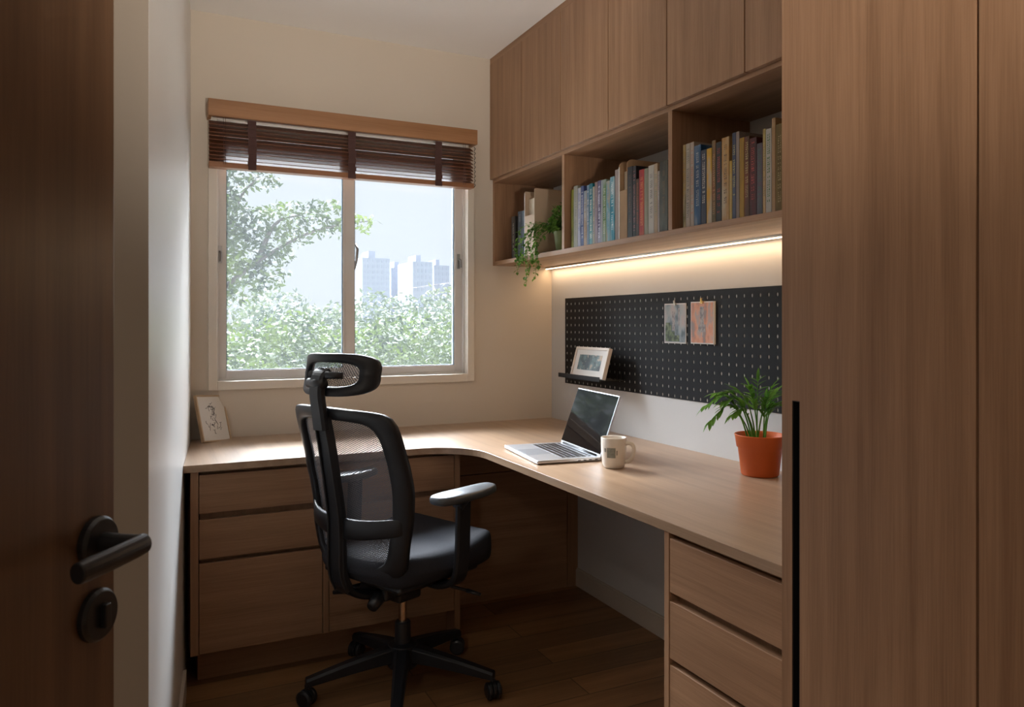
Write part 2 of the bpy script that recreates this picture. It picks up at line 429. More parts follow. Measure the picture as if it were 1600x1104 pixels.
# latches on the outer stiles
def latch(x, z, y, lx=0):
    b_ = boxes((x-.007, x+.007, y-.006, y, z-.035, z+.035))
    tube(b_, [(x, y-.006, z+.012), (x+lx, y-.020, z+.004), (x+lx*1.5, y-.022, z-.03)], [.006, .005, .004], 8)
    mk('latch', b_, M['metal'], win, bevel=.001)
latch(at(344.5, 395, Y=FY)[0], at(344.5, 397, Y=FY)[2], FY+.012)
latch(at(718, 408, Y=FY)[0], at(718, 408, Y=FY)[2], FY+.016, .004)
b_ = bmesh.new(); p = at(556, 400, Y=FY-.0)
tube(b_, [(p.x, FY+.010, p.z+.055), (p.x+.004, FY-.014, p.z+.03), (p.x, FY-.012, p.z-.02), (p.x-.006, FY-.006, p.z-.06)], [.004, .006, .006, .003], 8)
mk('pull', b_, M['metal'], win, smooth=True)

# ------------------------------------------------------------------ blind
bl = thing('window_blind', 'raised dark wooden slat blind with lighter wood valance above the window', 'blind', (.79, D, 1.84))
mk('valance', boxes((.206, 1.356, 3.195, 3.211, 2.036, 2.103), (.206, .220, 3.211, D, 2.036, 2.103), (1.342, 1.356, 3.211, D, 2.036, 2.103)), M['bamboo'], bl, bevel=.0015)
mk('headrail', boxes((.225, 1.338, 3.222, 3.262, 2.045, 2.085)), M['slat'], bl)
b_ = bmesh.new()
zs = 2.019; k = 0
rnd = random.Random(3)
while zs > 1.866:
    tl = radians(30+rnd.uniform(-3, 3)); hw = .0235; yc = 3.240; x0, x1 = .212, 1.345
    sag = rnd.uniform(-.001, .001)
    dy, dz = cos(tl)*hw, sin(tl)*hw; th = .0014
    # near edge lower
    vs = []
    for x, ds in ((x0, 0), (x1, sag)):
        for (a, bq) in ((-1, -1), (1, -1), (1, 1), (-1, 1)):
            vs.append(b_.verts.new((x, yc+a*dy-bq*th*sin(tl), zs+ds+a*dz+bq*th*cos(tl))))
    b_.faces.new(vs[0:4][::-1]); b_.faces.new(vs[4:8])
    for i in range(4): b_.faces.new((vs[i], vs[(i+1) % 4], vs[4+(i+1) % 4], vs[4+i]))
    zs -= .0152; k += 1
bmesh.ops.recalc_face_normals(b_, faces=b_.faces)
mk('slats', b_, M['slat'], bl)
mk('bottom_rail', boxes((.210, 1.347, 3.214, 3.262, 1.838, 1.860)), M['rail'], bl, bevel=.002)
for u in (394, 550, 685):
    x = at(u, 230, Y=3.21)[0]
    b_ = bmesh.new()
    rr = random.Random(u)
    for i in range(12):     # folded cloth ladder tape hanging in small loops
        z1 = 2.034-i*.0165; z0 = z1-.0185; o_ = .003*(i % 2)
        w = .016+rr.uniform(-.001, .001); xo = rr.uniform(-.002, .002)
        box(b_, x-w+xo, x+w+xo, 3.208-o_, 3.2105-o_, z0, z1)
    mk('ladder_tape', b_, M['tape'], bl, bevel=.0008)
for u in (349, 352.5, 724, 727):
    x = at(u, 230, Y=3.212)[0]
    b_ = bmesh.new(); tube(b_, [(x, 3.213, 2.05), (x+.001, 3.212, 1.95), (x, 3.211, 1.85)], .0008, 6)
    mk('cord', b_, M['tape'], bl)
b_ = bmesh.new()
for i in range(9): tube(b_, [(1.351, 3.225, 2.03-i*.021), (1.356, 3.222, 2.022-i*.021), (1.351, 3.225, 2.012-i*.021)], .0018, 6)
mk('bead_cord', b_, M['black_matte'], bl)

# ------------------------------------------------------------------ desk
XF, YF = 1.095, 2.686
R = .19; n = 14
pts = [(lw(YF)+.001, YF)]
for i in range(n+1):
    a = pi/2*(1-i/n); pts.append((XF-R+R*cos(a), YF-R+R*sin(a)))
pts += [(XF, 1.069), (XR-.0005, 1.069), (XR-.0005, D-.0005), (lw(D)+.001, D-.0005)]
b_ = bmesh.new(); prism(b_, pts, .7255, .75)
tag(mk('desktop', b_, M['desk'], bevel=.0012), 'L-shaped light oak desktop running under window and along right wall', 'desk')

# base cabinet under the window
cab = thing('base_cabinet', 'oak drawer cabinet under the window end of the desk', 'cabinet', (.62, 2.98, 0))
CX0, CX1, FYc = .1195, 1.073, 2.700
mk('body', boxes((CX0, .144, FYc, 2.93, .117, .7245), (CX1-.022, CX1, FYc, 3.28, 0, .7245), (.150, CX1-.022, FYc+.03, 3.28, .117, .7245), (.552, .572, FYc, FYc+.03, .117, .42)), M['oak_z'], cab, bevel=.001)
mk('plinth', boxes((.146, CX1-.023, FYc+.085, 3.20, 0, .1165)), M['oak_x'], cab)
for (x0, x1) in ((.146, .561), (.563, CX1-.024)):
    for z0, z1 in ((.584, .713), (.432, .5625)):
        d_ = mk('drawer', boxes((x0, x1, FYc+.001, FYc+.02, z0, z1)), M['oak_x'], cab, bevel=.0015)
for (x0, x1) in ((.146, .550), (.574, CX1-.024)):
    mk('cupboard_door', boxes((x0, x1, FYc+.001, FYc+.02, .119, .418)), M['oak_x'], cab, bevel=.0015)
# panel closing the knee space at the back
kp = thing('knee_panel', 'dark oak back panel in the knee space under the desk corner', 'panel', (1.43, 3.05, 0))
mk('lower_board', boxes((CX1+.001, 1.735, 3.034, 3.052, 0, .556)), M['oak_x'], kp, bevel=.001)
mk('upper_board', boxes((CX1+.001, 1.735, 3.032, 3.052, .560, .7245)), M['oak_x'], kp, bevel=.001)
mk('end_strip', boxes((1.736, XR-.001, 3.030, 3.052, 0, .7245)), M['oak_z'], kp, bevel=.001)

# drawer pedestal
ped = thing('drawer_pedestal', 'oak pedestal of drawers under the near end of the desk by the wardrobe', 'cabinet', (1.43, 1.27, 0))
PX, PY0, PY1 = 1.099, 1.078, 1.459
mk('body', boxes((PX, 1.70, PY1-.018, PY1, 0, .7245), (PX, 1.70, PY0, PY0+.004, 0, .7245), (PX+.03, 1.70, PY0+.0041, PY1-.0181, .09, .7245), (PX+.05, 1.69, PY0+.0041, PY1-.0181, 0, .0899)), M['oak_z'], ped, bevel=.001)
for z0, z1 in ((.585, .712), (.430, .5645), (.275, .4155), (.10, .2605)):
    mk('drawer', boxes((PX+.001, PX+.02, PY0+.006, PY1-.020, z0, z1)), M['oak_y'], ped, bevel=.0012)

# ------------------------------------------------------------------ wardrobe
wd = thing('wardrobe', 'tall oak wardrobe filling the right side with long black handle slot', 'wardrobe', (1.45, .6, 0))
WX, WY = 1.075, 1.065
mk('body', boxes((WX+.022, XR-.001, -.45, WY, 0, ZC-.001)), M['oak_z'], wd, bevel=.001)
SPL = at(1527, 500, X=WX)[1]
s0, s1 = at(1237.5, 626, X=WX)[1], at(1249.5, 626, X=WX)[1]
zt = at(1243, 626, X=WX)[2]; z_b = .30
dr = mk('wardrobe_door', boxes((WX, WX+.020, s0, WY, .06, ZC-.004), (WX, WX+.020, SPL+.002, s1, .06, ZC-.004), (WX, WX+.020, s1, s0, zt, ZC-.004), (WX, WX+.020, s1, s0, .06, z_b)), M['oak_z'], wd)
bpy.context.view_layer.update()
mk('handle', boxes((WX+.016, WX+.021, s1+.0002, s0-.0002, z_b, zt), (WX+.001, WX+.016, s1+.0002, s1+.0022, z_b, zt), (WX+.001, WX+.016, s0-.0022, s0-.0002, z_b, zt), (WX+.001, WX+.016, s1+.002, s0-.002, zt-.002, zt-.0001)), M['black_matte'], dr)
mk('wardrobe_door', boxes((WX, WX+.020, SPL-.44, SPL-.002, .06, ZC-.004)), M['oak_z'], wd, bevel=.001)
mk('wardrobe_door', boxes((WX, WX+.020, -.45, SPL-.444, .06, ZC-.004)), M['oak_z'], wd, bevel=.001)
mk('plinth', boxes((WX+.03, WX+.05, -.45, WY, 0, .055)), M['oak_y'], wd)

# ------------------------------------------------------------------ wall cabinets and open shelf
UX = 1.456
def seam(u): return at(u, 200, X=UX)[1]
S0, S1, S2, S3, S4, S5 = D-.001, seam(815), seam(875.6), seam(950), seam(1041.6), seam(1163.4)
S6 = 1.235
names = ['oak wall cabinet of two doors nearest the window', 'middle oak wall cabinet of two doors above the middle shelf bay', 'oak wall cabinet of two doors nearest the wardrobe']
for (a, b, c), lab in zip(((S0, S1, S2), (S2, S3, S4), (S4, S5, S6)), names):
    w = thing('wall_cabinet', lab, 'cabinet', (1.63, (a+c)/2, 1.9), group='wall cabinets under the ceiling')
    mk('body', boxes((UX+.021, XR-.001, c+.0005, a-.0005, 1.901, 2.442)), M['oak_z'], w)
    for y1, y0 in ((a, b), (b, c)):
        mk('cabinet_door', boxes((UX, UX+.0195, y0+.0021, y1-.0021, 1.897, 2.442)), M['oak_z'], w, bevel=.0008)
struct(mk('trim_1', boxes((UX+.002, XR-.001, WY+.001, D-.001, 2.4435, ZC-.0005), (UX+.004, XR-.001, WY+.001, S6-.001, 1.901, 2.443)), M['oak_y']), 'oak filler strip between wall cabinets and ceiling', 'trim')
SX = 1.472
dv1 = (at(877.5, 300, X=SX)[1]+at(882, 300, X=SX)[1])/2; dv2 = (at(1043.5, 300, X=SX)[1]+at(1050.5, 300, X=SX)[1])/2
sh = thing('open_shelf', 'oak open shelf of three bays below the wall cabinets holding books', 'shelf', (1.63, 2.2, 1.49))
mk('side_panel', boxes((SX, XR-.001, D-.021, D-.001, 1.509, 1.882)), M['oak_z'], sh, bevel=.001)
mk('side_panel', boxes((SX, XR-.001, WY+.12, WY+.14, 1.509, 1.882)), M['oak_z'], sh, bevel=.001)
mk('bottom_board', boxes((SX, XR-.001, WY+.002, D-.001, 1.490, 1.5088)), M['oak_y'], sh, bevel=.001)
mk('top_board', boxes((SX, XR-.001, WY+.002, D-.001, 1.8822, 1.8965)), M['oak_y'], sh, bevel=.001)
for dv in (dv1, dv2): mk('divider', boxes((SX, XR-.001, dv-.010, dv+.010, 1.5092, 1.8818)), M['oak_z'], sh, bevel=.001)

# led strip under the shelf
led = thing('led_strip', 'warm glowing light strip under the open shelf', 'light', (1.76, 2.2, 1.482))
mk('channel', boxes((1.752, 1.770, 1.10, D-.003, 1.4835, 1.4898)), M['steel'], led)
mk('diffuser', boxes((1.7565, 1.7655, 1.10, D-.003, 1.4805, 1.4833)), M['led'], led)
ll = bpy.data.lights.new('led_light', 'AREA'); ll.shape = 'RECTANGLE'; ll.size = .012; ll.size_y = 2.15; ll.energy = 1.35; ll.color = (1, .68, .40)
lo_ = bpy.data.objects.new('led_light', ll); COL.objects.link(lo_); lo_.parent = led
lo_.location = Vector((1.761, 2.19, 1.4795))-Vector(led.location)

# ------------------------------------------------------------------ added hall fill light behind the viewer, in a ceiling lamp shape
hl = thing('fill_ceiling_lamp', 'added unseen fill light in the hall, shaped as a flat white ceiling lamp', 'lamp', (-1.10, -.45, ZC-.05))
b_ = bmesh.new(); lathe(b_, [(0, .049), (.17, .049), (.18, .02), (.17, 0), (0, 0)], (-1.10, -.45, ZC-.05)); mk('fill_lamp_body', b_, M['fill_lamp'], hl, smooth=True)
al = bpy.data.lights.new('hall_fill_light', 'AREA'); al.shape = 'DISK'; al.size = .32; al.energy = 11; al.color = (1, .90, .78)
ao = bpy.data.objects.new('hall_fill_light', al); COL.objects.link(ao); ao.parent = hl; ao.location = (0, 0, -.004)

# added fill light behind the viewer, floor lamp shape, thrown forward onto the ceiling
fl = thing('fill_floor_lamp', 'added unseen fill uplight in the hall, shaped as a low floor lamp with white bowl', 'lamp', (.42, -.62, 0))
b_ = bmesh.new(); lathe(b_, [(0, 0), (.13, 0), (.13, .012), (.02, .02), (0, .02)], (.42, -.62, 0)); mk('base', b_, M['black_matte'], fl)
b_ = bmesh.new(); tube(b_, [(.42, -.62, .02), (.42, -.62, 1.02)], .012, 12); mk('pole', b_, M['black_matte'], fl)
b_ = bmesh.new(); lathe(b_, [(.02, 1.00), (.10, 1.03), (.15, 1.09), (.147, 1.09), (.10, 1.035), (.02, 1.006)], (.42, -.62, 0)); mk('fill_lamp_shade', b_, M['fill_lamp'], fl, smooth=True)
sl2 = bpy.data.lights.new('uplight', 'SPOT'); sl2.energy = 150; sl2.spot_size = radians(60); sl2.spot_blend = 1; sl2.shadow_soft_size = .06; sl2.color = (1, .91, .80)
so2 = bpy.data.objects.new('uplight', sl2); COL.objects.link(so2); so2.parent = fl; so2.location = (0, 0, 1.10)
so2.rotation_euler = Vector((.06, .80, .46)).to_track_quat('-Z', 'Y').to_euler()

# ------------------------------------------------------------------ door with handle
FW = Vector((SY, CY, 0)); RT = Vector((CY, -SY, 0))
def cv(f, r, z=0): return FW*f+RT*r+Vector((0, 0, z))
A8 = radians(8)
e = FW*cos(A8)+RT*sin(A8); nn = RT*cos(A8)-FW*sin(A8)
E = cv(.8, -.4214)
dq = bpy.data.objects.new('door_1', None); COL.objects.link(dq); dq.location = E-e*.4
struct(dq, 'dark wooden door standing open at the left with black lever', 'door')
def dbox(q0, q1, n0, n1, z0, z1):
    b_ = bmesh.new()
    prism(b_, [E+e*q1+nn*n0, E+e*q1+nn*n1, E+e*q0+nn*n1, E+e*q0+nn*n0], z0, z1); bmesh.ops.recalc_face_normals(b_, faces=b_.faces); return b_
mk('leaf', dbox(-.80, 0, -.020, 0, .01, 2.1), M['door'], dq, bevel=.001)
mk('rebate', dbox(-.80, .024, -.042, -.0201, .01, 2.08), M['door'], dq, bevel=.001)
mk('latch_plate', dbox(.005, .018, -.0205, -.0192, .97, 1.03), M['black_matte'], dq)
def disc(c, r, h, mat, name, parent):
    b_ = bmesh.new(); lathe(b_, [(0, 0), (r, 0), (r, h*.6), (r-.003, h), (0, h)], n=40)
    Mx = nn.to_track_quat('Z', 'Y').to_matrix().to_4x4(); Mx.translation = c
    bmesh.ops.transform(b_, matrix=Mx, verts=b_.verts); return mk(name, b_, mat, parent, smooth=False, bevel=.0008)
hz = 1.2155-345*.7627/1180
hc = E-e*.030+Vector((0, 0, hz))
hd = disc(hc, .0265, .010, M['black'], 'handle', dq)
b_ = bmesh.new(); tip = hc+nn*.052
tube(b_, [hc+nn*.008, hc+nn*.03, tip], [.0105, .0095, .0095], 20)
path = smoothpath([tip+e*.006-nn*.001, tip-e*.01+nn*.001, tip-e*.05+nn*.0015, tip-e*.092], 12)
tube(b_, path, [.0085]+[.0105]*11+[.0098], 20, flat=(.85, 1.0))
mk('lever', b_, M['black'], hd, smooth=False, bevel=.0015)
ez = 1.2155-455*.77/1180
es = disc(E-e*.030+Vector((0, 0, ez)), .0265, .009, M['black'], 'lock_cover', dq)
c_ = E-e*.030+Vector((0, 0, ez))
mk('thumb_turn', dbox(-.034, -.026, .009, .016, ez-.012, ez+.012), M['black'], es, bevel=.001)

# ------------------------------------------------------------------ pegboard
PBX = XR-.0022
y0, y1, zb0, zt0 = at(1221.5, 500, X=PBX)[1], at(883, 500, X=PBX)[1], .9314, 1.3347
b_ = bmesh.new()
nc, nr = 37, 12; cw = (y1-y0)/nc; rh = .0333; ztop = zt0-.010
ys = [y0+i*cw for i in range(nc+1)]
zc = [1.3075-.0333*i for i in range(nr)]
zs_ = [zt0]+[(zc[i]+zc[i+1])/2 for i in range(nr-1)]+[zb0]
for j in range(nc):
    for i in range(nr):
        ya, yb, za, zb_ = ys[j], ys[j+1], zs_[i+1], zs_[i]
        cy_, cz = (ya+yb)/2, zc[i]; hw, hh = .0042, .0062
        oc = []
        for k in range(8):
            a = radians(22.5+45*k); oc.append((cy_+hw*cos(a)*1.08, cz+hh*sin(a)*1.08))
        of = [b_.verts.new((PBX, *q)) for q in oc]; ob_ = [b_.verts.new((XR-.0004, *q)) for q in oc]
        TR, TL, BL, BR = [b_.verts.new((PBX, *q)) for q in ((yb, zb_), (ya, zb_), (ya, za), (yb, za))]
        for f in ((BR, TR, of[0], of[7]), (TR, of[1], of[0]), (TR, TL, of[2], of[1]), (TL, of[3], of[2]), (TL, BL, of[4], of[3]), (BL, of[5], of[4]), (BL, BR, of[6], of[5]), (BR, of[7], of[6])):
            b_.faces.new(f)
        for k in range(8): b_.faces.new((of[k], of[(k+1) % 8], ob_[(k+1) % 8], ob_[k]))
bmesh.ops.remove_doubles(b_, verts=b_.verts, dist=1e-6)
q = [b_.verts.new(p) for p in ((PBX, y0, zb0), (PBX, y1, zb0), (PBX, y1, zt0), (PBX, y0, zt0), (XR-.0004, y0, zb0), (XR-.0004, y1, zb0), (XR-.0004, y1, zt0), (XR-.0004, y0, zt0))]
for k in range(4): b_.faces.new((q[k], q[(k+1) % 4], q[4+(k+1) % 4], q[4+k]))
tag(mk('pegboard', b_, M['board']), 'long black perforated pegboard fixed to the wall above the desk', 'pegboard')

# small ledge on the pegboard
ps = thing('peg_shelf', 'thin black metal ledge hooked on left end of the pegboard', 'shelf', (1.72, 2.81, .975))
LY0, LY1, LX = 2.640, 2.985, 1.664
mk('tray', boxes((LX, PBX-.0005, LY0, LY1, .975, .978)), M['black_matte'], ps)
mk('front_lip', boxes((LX-.002, LX, LY0, LY1, .975, .994)), M['black_matte'], ps)
for yy in (LY0+.02, LY0+.05, LY1-.05):
    b_ = bmesh.new(); tube(b_, [(PBX-.03, yy, .980), (PBX-.008, yy, .980), (PBX-.006, yy, 1.012)], .002, 8); mk('hook', b_, M['black_matte'], ps)
# picture frame on the ledge, leaning back
def leaning_frame(name, label, bl, br, up, th, border, matw, fm, pic, paper, cat='picture frame'):
    """bl, br bottom corners (front), up vector to the top"""
    bl, br, up = Vector(bl), Vector(br), Vector(up)
    root = thing(name, label, cat, ((bl+br)/2))
    x = (br-bl); Wd = x.length; x.normalize(); Ht = up.length; z = up.normalized(); x = (x-z*x.dot(z)).normalized(); y = x.cross(z)   # y points to the viewer side or away
    cen = (bl+br)/2+up/2
    if y.dot(Vector((cen.x, cen.y, cen.z-CAMZ))) > 0: y = -y     # y faces the viewer
    Mx = Matrix((x, z, y)).transposed().to_4x4(); Mx.translation = bl
    def pc(name, mat, L, bev=0, par=root):
        b_ = boxes(*L); bmesh.ops.transform(b_, matrix=Mx, verts=b_.verts); bmesh.ops.recalc_face_normals(b_, faces=b_.faces)
        return mk(name, b_, mat, par, bevel=bev)
    bo = border
    pc('frame', fm, [(0, bo, 0, Ht, -th, 0), (Wd-bo, Wd, 0, Ht, -th, 0), (bo, Wd-bo, 0, bo, -th, 0), (bo, Wd-bo, Ht-bo, Ht, -th, 0)], .001)
    pc('mount', paper, [(bo, Wd-bo, bo, Ht-bo, -th+.002, -.004)])
    mw, mh = matw
    if pic: pc('picture', pic, [(bo+mw, Wd-bo-mw, bo+mh, Ht-bo-mh, -.0042, -.0035)])
    return root, Mx, Wd, Ht
teal = artmat('teal_print', [(.03, .05, .055), (.08, .13, .14), (.12, .19, .20), (.45, .36, .27)], 22, mark=(.6, .5, .4), mscale=70, mthr=.66)
_bl, _br = at(890, 586, X=1.672), at(941, 592, X=1.672)
leaning_frame('picture_frame', 'small white framed print leaning on the black pegboard ledge', (1.680, 2.915, .9832), (1.680, 2.648, .9832), (.036, 0, .130), .018, .012, (.030, .022), M['framewhite'], teal, M['white'])
# frame at left on the desk with a pencil drawing
rt, Mx, Wd, Ht = leaning_frame('picture_frame', 'thin wooden frame with grey pencil sketch leaning on the desk by left wall', (.188, 3.150, .7550), (.297, 3.250, .7550), (-.028, .055, .180), .014, .006, (0, 0), M['framewood'], None, M['white'])
b_ = bmesh.new(); rr = random.Random(11)
for i in range(46):     # loose pencil strokes of a figure
    if i < 14: cx, cz_, ex, ez_ = .5+rr.uniform(-.13, .13), .74+rr.uniform(-.05, .07), rr.uniform(-.1, .1), rr.uniform(-.05, .05)
    elif i < 32: cx, cz_, ex, ez_ = .5+rr.uniform(-.10, .10), .52+rr.uniform(-.16, .16), rr.uniform(-.08, .08), rr.uniform(-.12, .12)
    else: cx, cz_, ex, ez_ = .5+rr.uniform(-.24, .24), .33+rr.uniform(-.1, .08), rr.uniform(-.06, .06), rr.uniform(-.12, .12)
    p0 = Vector((cx*Wd, cz_*Ht, -.0038)); p1 = p0+Vector((ex*Wd, ez_*Ht, 0)); pm = (p0+p1)/2+Vector((rr.uniform(-.006, .006), rr.uniform(-.006, .006), 0))
    tube(b_, [Mx@p0, Mx@pm, Mx@p1], .0006+.0004*rr.random(), 5)
mk('sketch', b_, plain('pencil', (.10, .10, .11), .8), rt)

# cards clipped to the pegboard
def card(name, label, u0, v0, u1, v1, th, mats, clipmat, extra=None):
    X = PBX-th
    a, b = at(u0, v0, X=X), at(u1, v1, X=X)
    ya, yb = b.y, a.y; zt = (at(u0, v0, X=X).z); zb2 = (at(u0, v1, X=X).z)
    root = thing(name, label, 'card', (X, (ya+yb)/2, (zt+zb2)/2))
    mk('sheet', boxes((X+.0008, PBX-.0008, ya, yb, zb2, zt)), M['white'], root)
    w, h = yb-ya, zt-zb2
    i = .004
    mk('picture', boxes((X, X+.0007, ya+i, yb-i, zb2+i, zt-i)), mats, root)
    if extra: extra(root, X, ya, yb, zb2, zt)
    yc = (ya+yb)/2
    b_ = boxes((X-.003, PBX-.0008, yc-.007, yc+.007, zt-.008, zt+.002)); tube(b_, [(X-.002, yc, zt-.002), (X-.004, yc, zt+.010), (PBX-.004, yc, zt+.013)], [.005, .0055, .002], 8, flat=(1, .4))
    mk('clip', b_, clipmat, root, bevel=.0006)
    return root
skyart = artmat('print_landscape', [(.10, .14, .16), (.28, .33, .36), (.40, .40, .40), (.45, .38, .36)], 26, stretch=(1, 1, .5))
greenart = artmat('print_foliage', [(.02, .035, .02), (.08, .12, .05), (.20, .24, .13)], 60)
orart = artmat('print_orange', [(.30, .22, .20), (.62, .26, .15), (.68, .33, .21), (.45, .33, .28)], 34, stretch=(1, 1, .5))
greyart = artmat('print_grey', [(.20, .18, .18), (.32, .29, .28), (.45, .38, .35)], 90)
def ex1(root, X, ya, yb, za, zt):
    w, h = yb-ya, zt-za; b_ = bmesh.new()
    for z0_, z1_, y0_, y1_ in ((.05, .298, .50, .94), (.30, .458, .66, .94), (.46, .52, .72, .92), (.05, .2, .3, .498)):
        box(b_, X-.0004, X-.0001, ya+w*y0_, ya+w*y1_, za+h*z0_, za+h*z1_)
    mk('foliage_print', b_, greenart, root)
    mk('tower_print', boxes((X-.0004, X-.0001, ya+w*.28, ya+w*.34, za+h*.45, zt-h*.12), (X-.0004, X-.0001, ya+w*.50, ya+w*.62, za+h*.32, zt-h*.2)), greyart, root)
def ex2(root, X, ya, yb, za, zt):
    w, h = yb-ya, zt-za; yc = (ya+yb)/2
    b_ = boxes((X-.0004, X-.0001, yc-w*.09, yc+w*.08, za+h*.46, zt-h*.12), (X-.0004, X-.0001, yc-w*.16, yc+w*.15, za+h*.28, za+h*.4595), (X-.0004, X-.0001, yc-w*.06, yc-w*.02, za+h*.16, za+h*.2795))
    mk('figure_print', b_, greyart, root)
card('postcard', 'blue grey landscape card clipped to the pegboard, left of the orange one', 1038, 474.5, 1071.5, 535.5, .004, skyart, M['steel'], ex1)
card('postcard', 'orange illustrated card clipped to pegboard with a brass clip', 1079, 471.5, 1115, 536.5, .010, orart, M['brass'], ex2)

# ------------------------------------------------------------------ laptop
lp = thing('laptop', 'open silver laptop with dark screen on the desk', 'laptop', (1.283, 2.362, .7503), rz=radians(-7))
LW, LD = .352, .232       # width along local y, depth along local x (hinge at +x)
mk('base', boxes((-LD/2, LD/2, -LW/2, LW/2, .0015, .013)), M['alu'], lp, local=True, bevel=.004, seg=3)
mk('rubber_foot', boxes((-LD/2+.02, LD/2-.02, -LW/2+.03, LW/2-.03, 0, .0014)), M['black_matte'], lp, local=True)
b_ = bmesh.new()
for r in range(6):
    x = .092-r*.0182
    widths = [1]*14
    if r == 5: widths = [1, 1, 1, 1.2, 5.2, 1.2, 1, 1, 1, .6]
    tot = sum(widths); y = LW/2-.032; un = (LW-.064)/tot
    for w_ in widths:
        box(b_, x-.0155 if r else x-.009, x, y-w_*un+.0015, y-.0005, .0131, .0143); y -= w_*un
mk('keyboard', b_, M['keys'], lp, local=True, bevel=.0004)
mk('touchpad', boxes((-LD/2+.010, -.020, -.058, .058, .01305, .01335)), plain('touchpad_metal', (.42, .45, .50), .3, metal=.7), lp, local=True, bevel=.0001)
tilt = radians(20); LH = .219
def lid(b):
    Mx = Matrix.Translation((LD/2-.006, 0, .012)) @ Matrix.Rotation(tilt, 4, 'Y')
    bmesh.ops.transform(b, matrix=Mx, verts=b.verts); return b
l1 = mk('lid', lid(boxes((0, .006, -LW/2, LW/2, .002, LH))), M['alu'], lp, local=True, bevel=.0028, seg=3)
mk('screen', lid(boxes((-.0008, .0008, -LW/2+.004, LW/2-.004, .010, LH-.004))), M['screen'], l1, local=True, bevel=.0005)
b_ = bmesh.new(); tube(b_, [(LD/2-.004, -LW/2+.03, .012), (LD/2-.004, LW/2-.03, .012)], .006, 12); mk('hinge', b_, M['black'], lp, local=True, smooth=True)
b_ = boxes(*[(x, x+.010, -LW/2-.0003, -LW/2+.002, .0055, .0085) for x in (.03, .05, .07, .092)]); mk('port', b_, M['black_matte'], lp, local=True)

# ------------------------------------------------------------------ mug
mug = thing('mug', 'off white ceramic mug with grey print beside the laptop', 'mug', (1.353, 2.062, .7503))
mc = Vector(mug.location)
b_ = bmesh.new(); lathe(b_, [(0, 0), (.030, 0), (.0335, .003), (.0375, .014), (.0405, .05), (.0415, .096), (.0408, .0975), (.0385, .096), (.0375, .05), (.0345, .014), (.028, .007), (0, .006)], tuple(mc), 48)
mk('body', b_, M['ceramic'], mug, smooth=True)
hdv = (RT*.93-FW*.36).normalized()
b_ = bmesh.new(); P_ = [mc+hdv*a+Vector((0, 0, h)) for a, h in ((.0385, .078), (.050, .081), (.062, .075), (.066, .058), (.061, .038), (.050, .024), (.0375, .020))]
tube(b_, smoothpath(P_, 22), .0048, 12, flat=(1, 1.3)); mk('handle', b_, M['ceramic'], mug, smooth=True)
# printed square wrapped on the body, facing the viewer
b_ = bmesh.new(); base_ang = math.atan2(-mc.y, -mc.x)
def patch(a0, a1, h0, h1):
    n = 8; g = []
    for i in range(n+1):
        a = base_ang+radians(a0+(a1-a0)*i/n)
        g.append([b_.verts.new((mc.x+(r+.0004)*cos(a), mc.y+(r+.0004)*sin(a), mc.z+h)) for r, h in ((.0398 if h0 > .03 else .039, h0), (.0412, h1))])
    for i in range(n): b_.faces.new((g[i][0], g[i+1][0], g[i+1][1], g[i][1]))
patch(-32, 8, .036, .068); patch(-46, -36, .05, .066); patch(12, 17, .045, .06)
mk('print', b_, M['print'], mug)

# ------------------------------------------------------------------ orange pot with palm
px, py = 1.690, 1.764
pot = thing('potted_palm', 'small green palm in an orange plastic pot on the desk', 'potted plant', (px, py, .7503))
b_ = bmesh.new(); lathe(b_, [(0, 0), (.052, 0), (.056, .004), (.0655, .085), (.0695, .0865), (.0745, .122), (.0762, .1235), (.0750, .1255), (.0715, .1245), (.066, .088), (.0625, .084), (.06, .070), (0, .070)], (px, py, .7503), 56)
mk('pot', b_, M['terra'], pot, smooth=True)
b_ = bmesh.new(); lathe(b_, [(0, .104), (.03, .103), (.0685, .100), (.064, .0905)], (px, py, .7503), 32); mk('soil', b_, M['soil'], pot, smooth=True)

def leafblade(bm, p, d, w, L, up, curl=.15, segs=4):
    """pointed leaf with a midrib fold"""
    d = d.normalized(); s = d.cross(up)
    if s.length < 1e-4: s = d.cross(Vector((1, 0, 0)))
    s.normalize(); nrm = s.cross(d).normalized(); prev = None
    for i in range(segs+1):
        t = i/segs; ww = w*sin(pi*min(1, .12+t*.88))**.8 if t < 1 else 0
        c = p+d*L*t-nrm*L*curl*t*t
        if t == 1: cur = [bm.verts.new(c)]
        else: cur = [bm.verts.new(c-s*ww/2+nrm*ww*.15), bm.verts.new(c), bm.verts.new(c+s*ww/2+nrm*ww*.15)]
        if prev:
            if len(cur) == 1: bm.faces.new((prev[0], prev[1], cur[0])); bm.faces.new((prev[1], prev[2], cur[0]))
            else: bm.faces.new((prev[0], prev[1], cur[1], cur[0])); bm.faces.new((prev[1], prev[2], cur[2], cur[1]))
        prev = cur
rr = random.Random(5)
soilz = .7503+.10
fronds = [((-.155, .02, .070), 0), ((-.165, .0, .112), 0), ((-.112, .02, .128), 0), ((-.125, -.02, .150), 0), ((-.07, .0, .160), 0), ((-.035, .01, .168), 0),
    ((.0, -.02, .185), 0), ((.028, .02, .165), 0), ((.047, .0, .115), 0), ((.055, -.02, .150), 0), ((-.09, .03, .090), 0), ((.01, .02, .13), 0)]
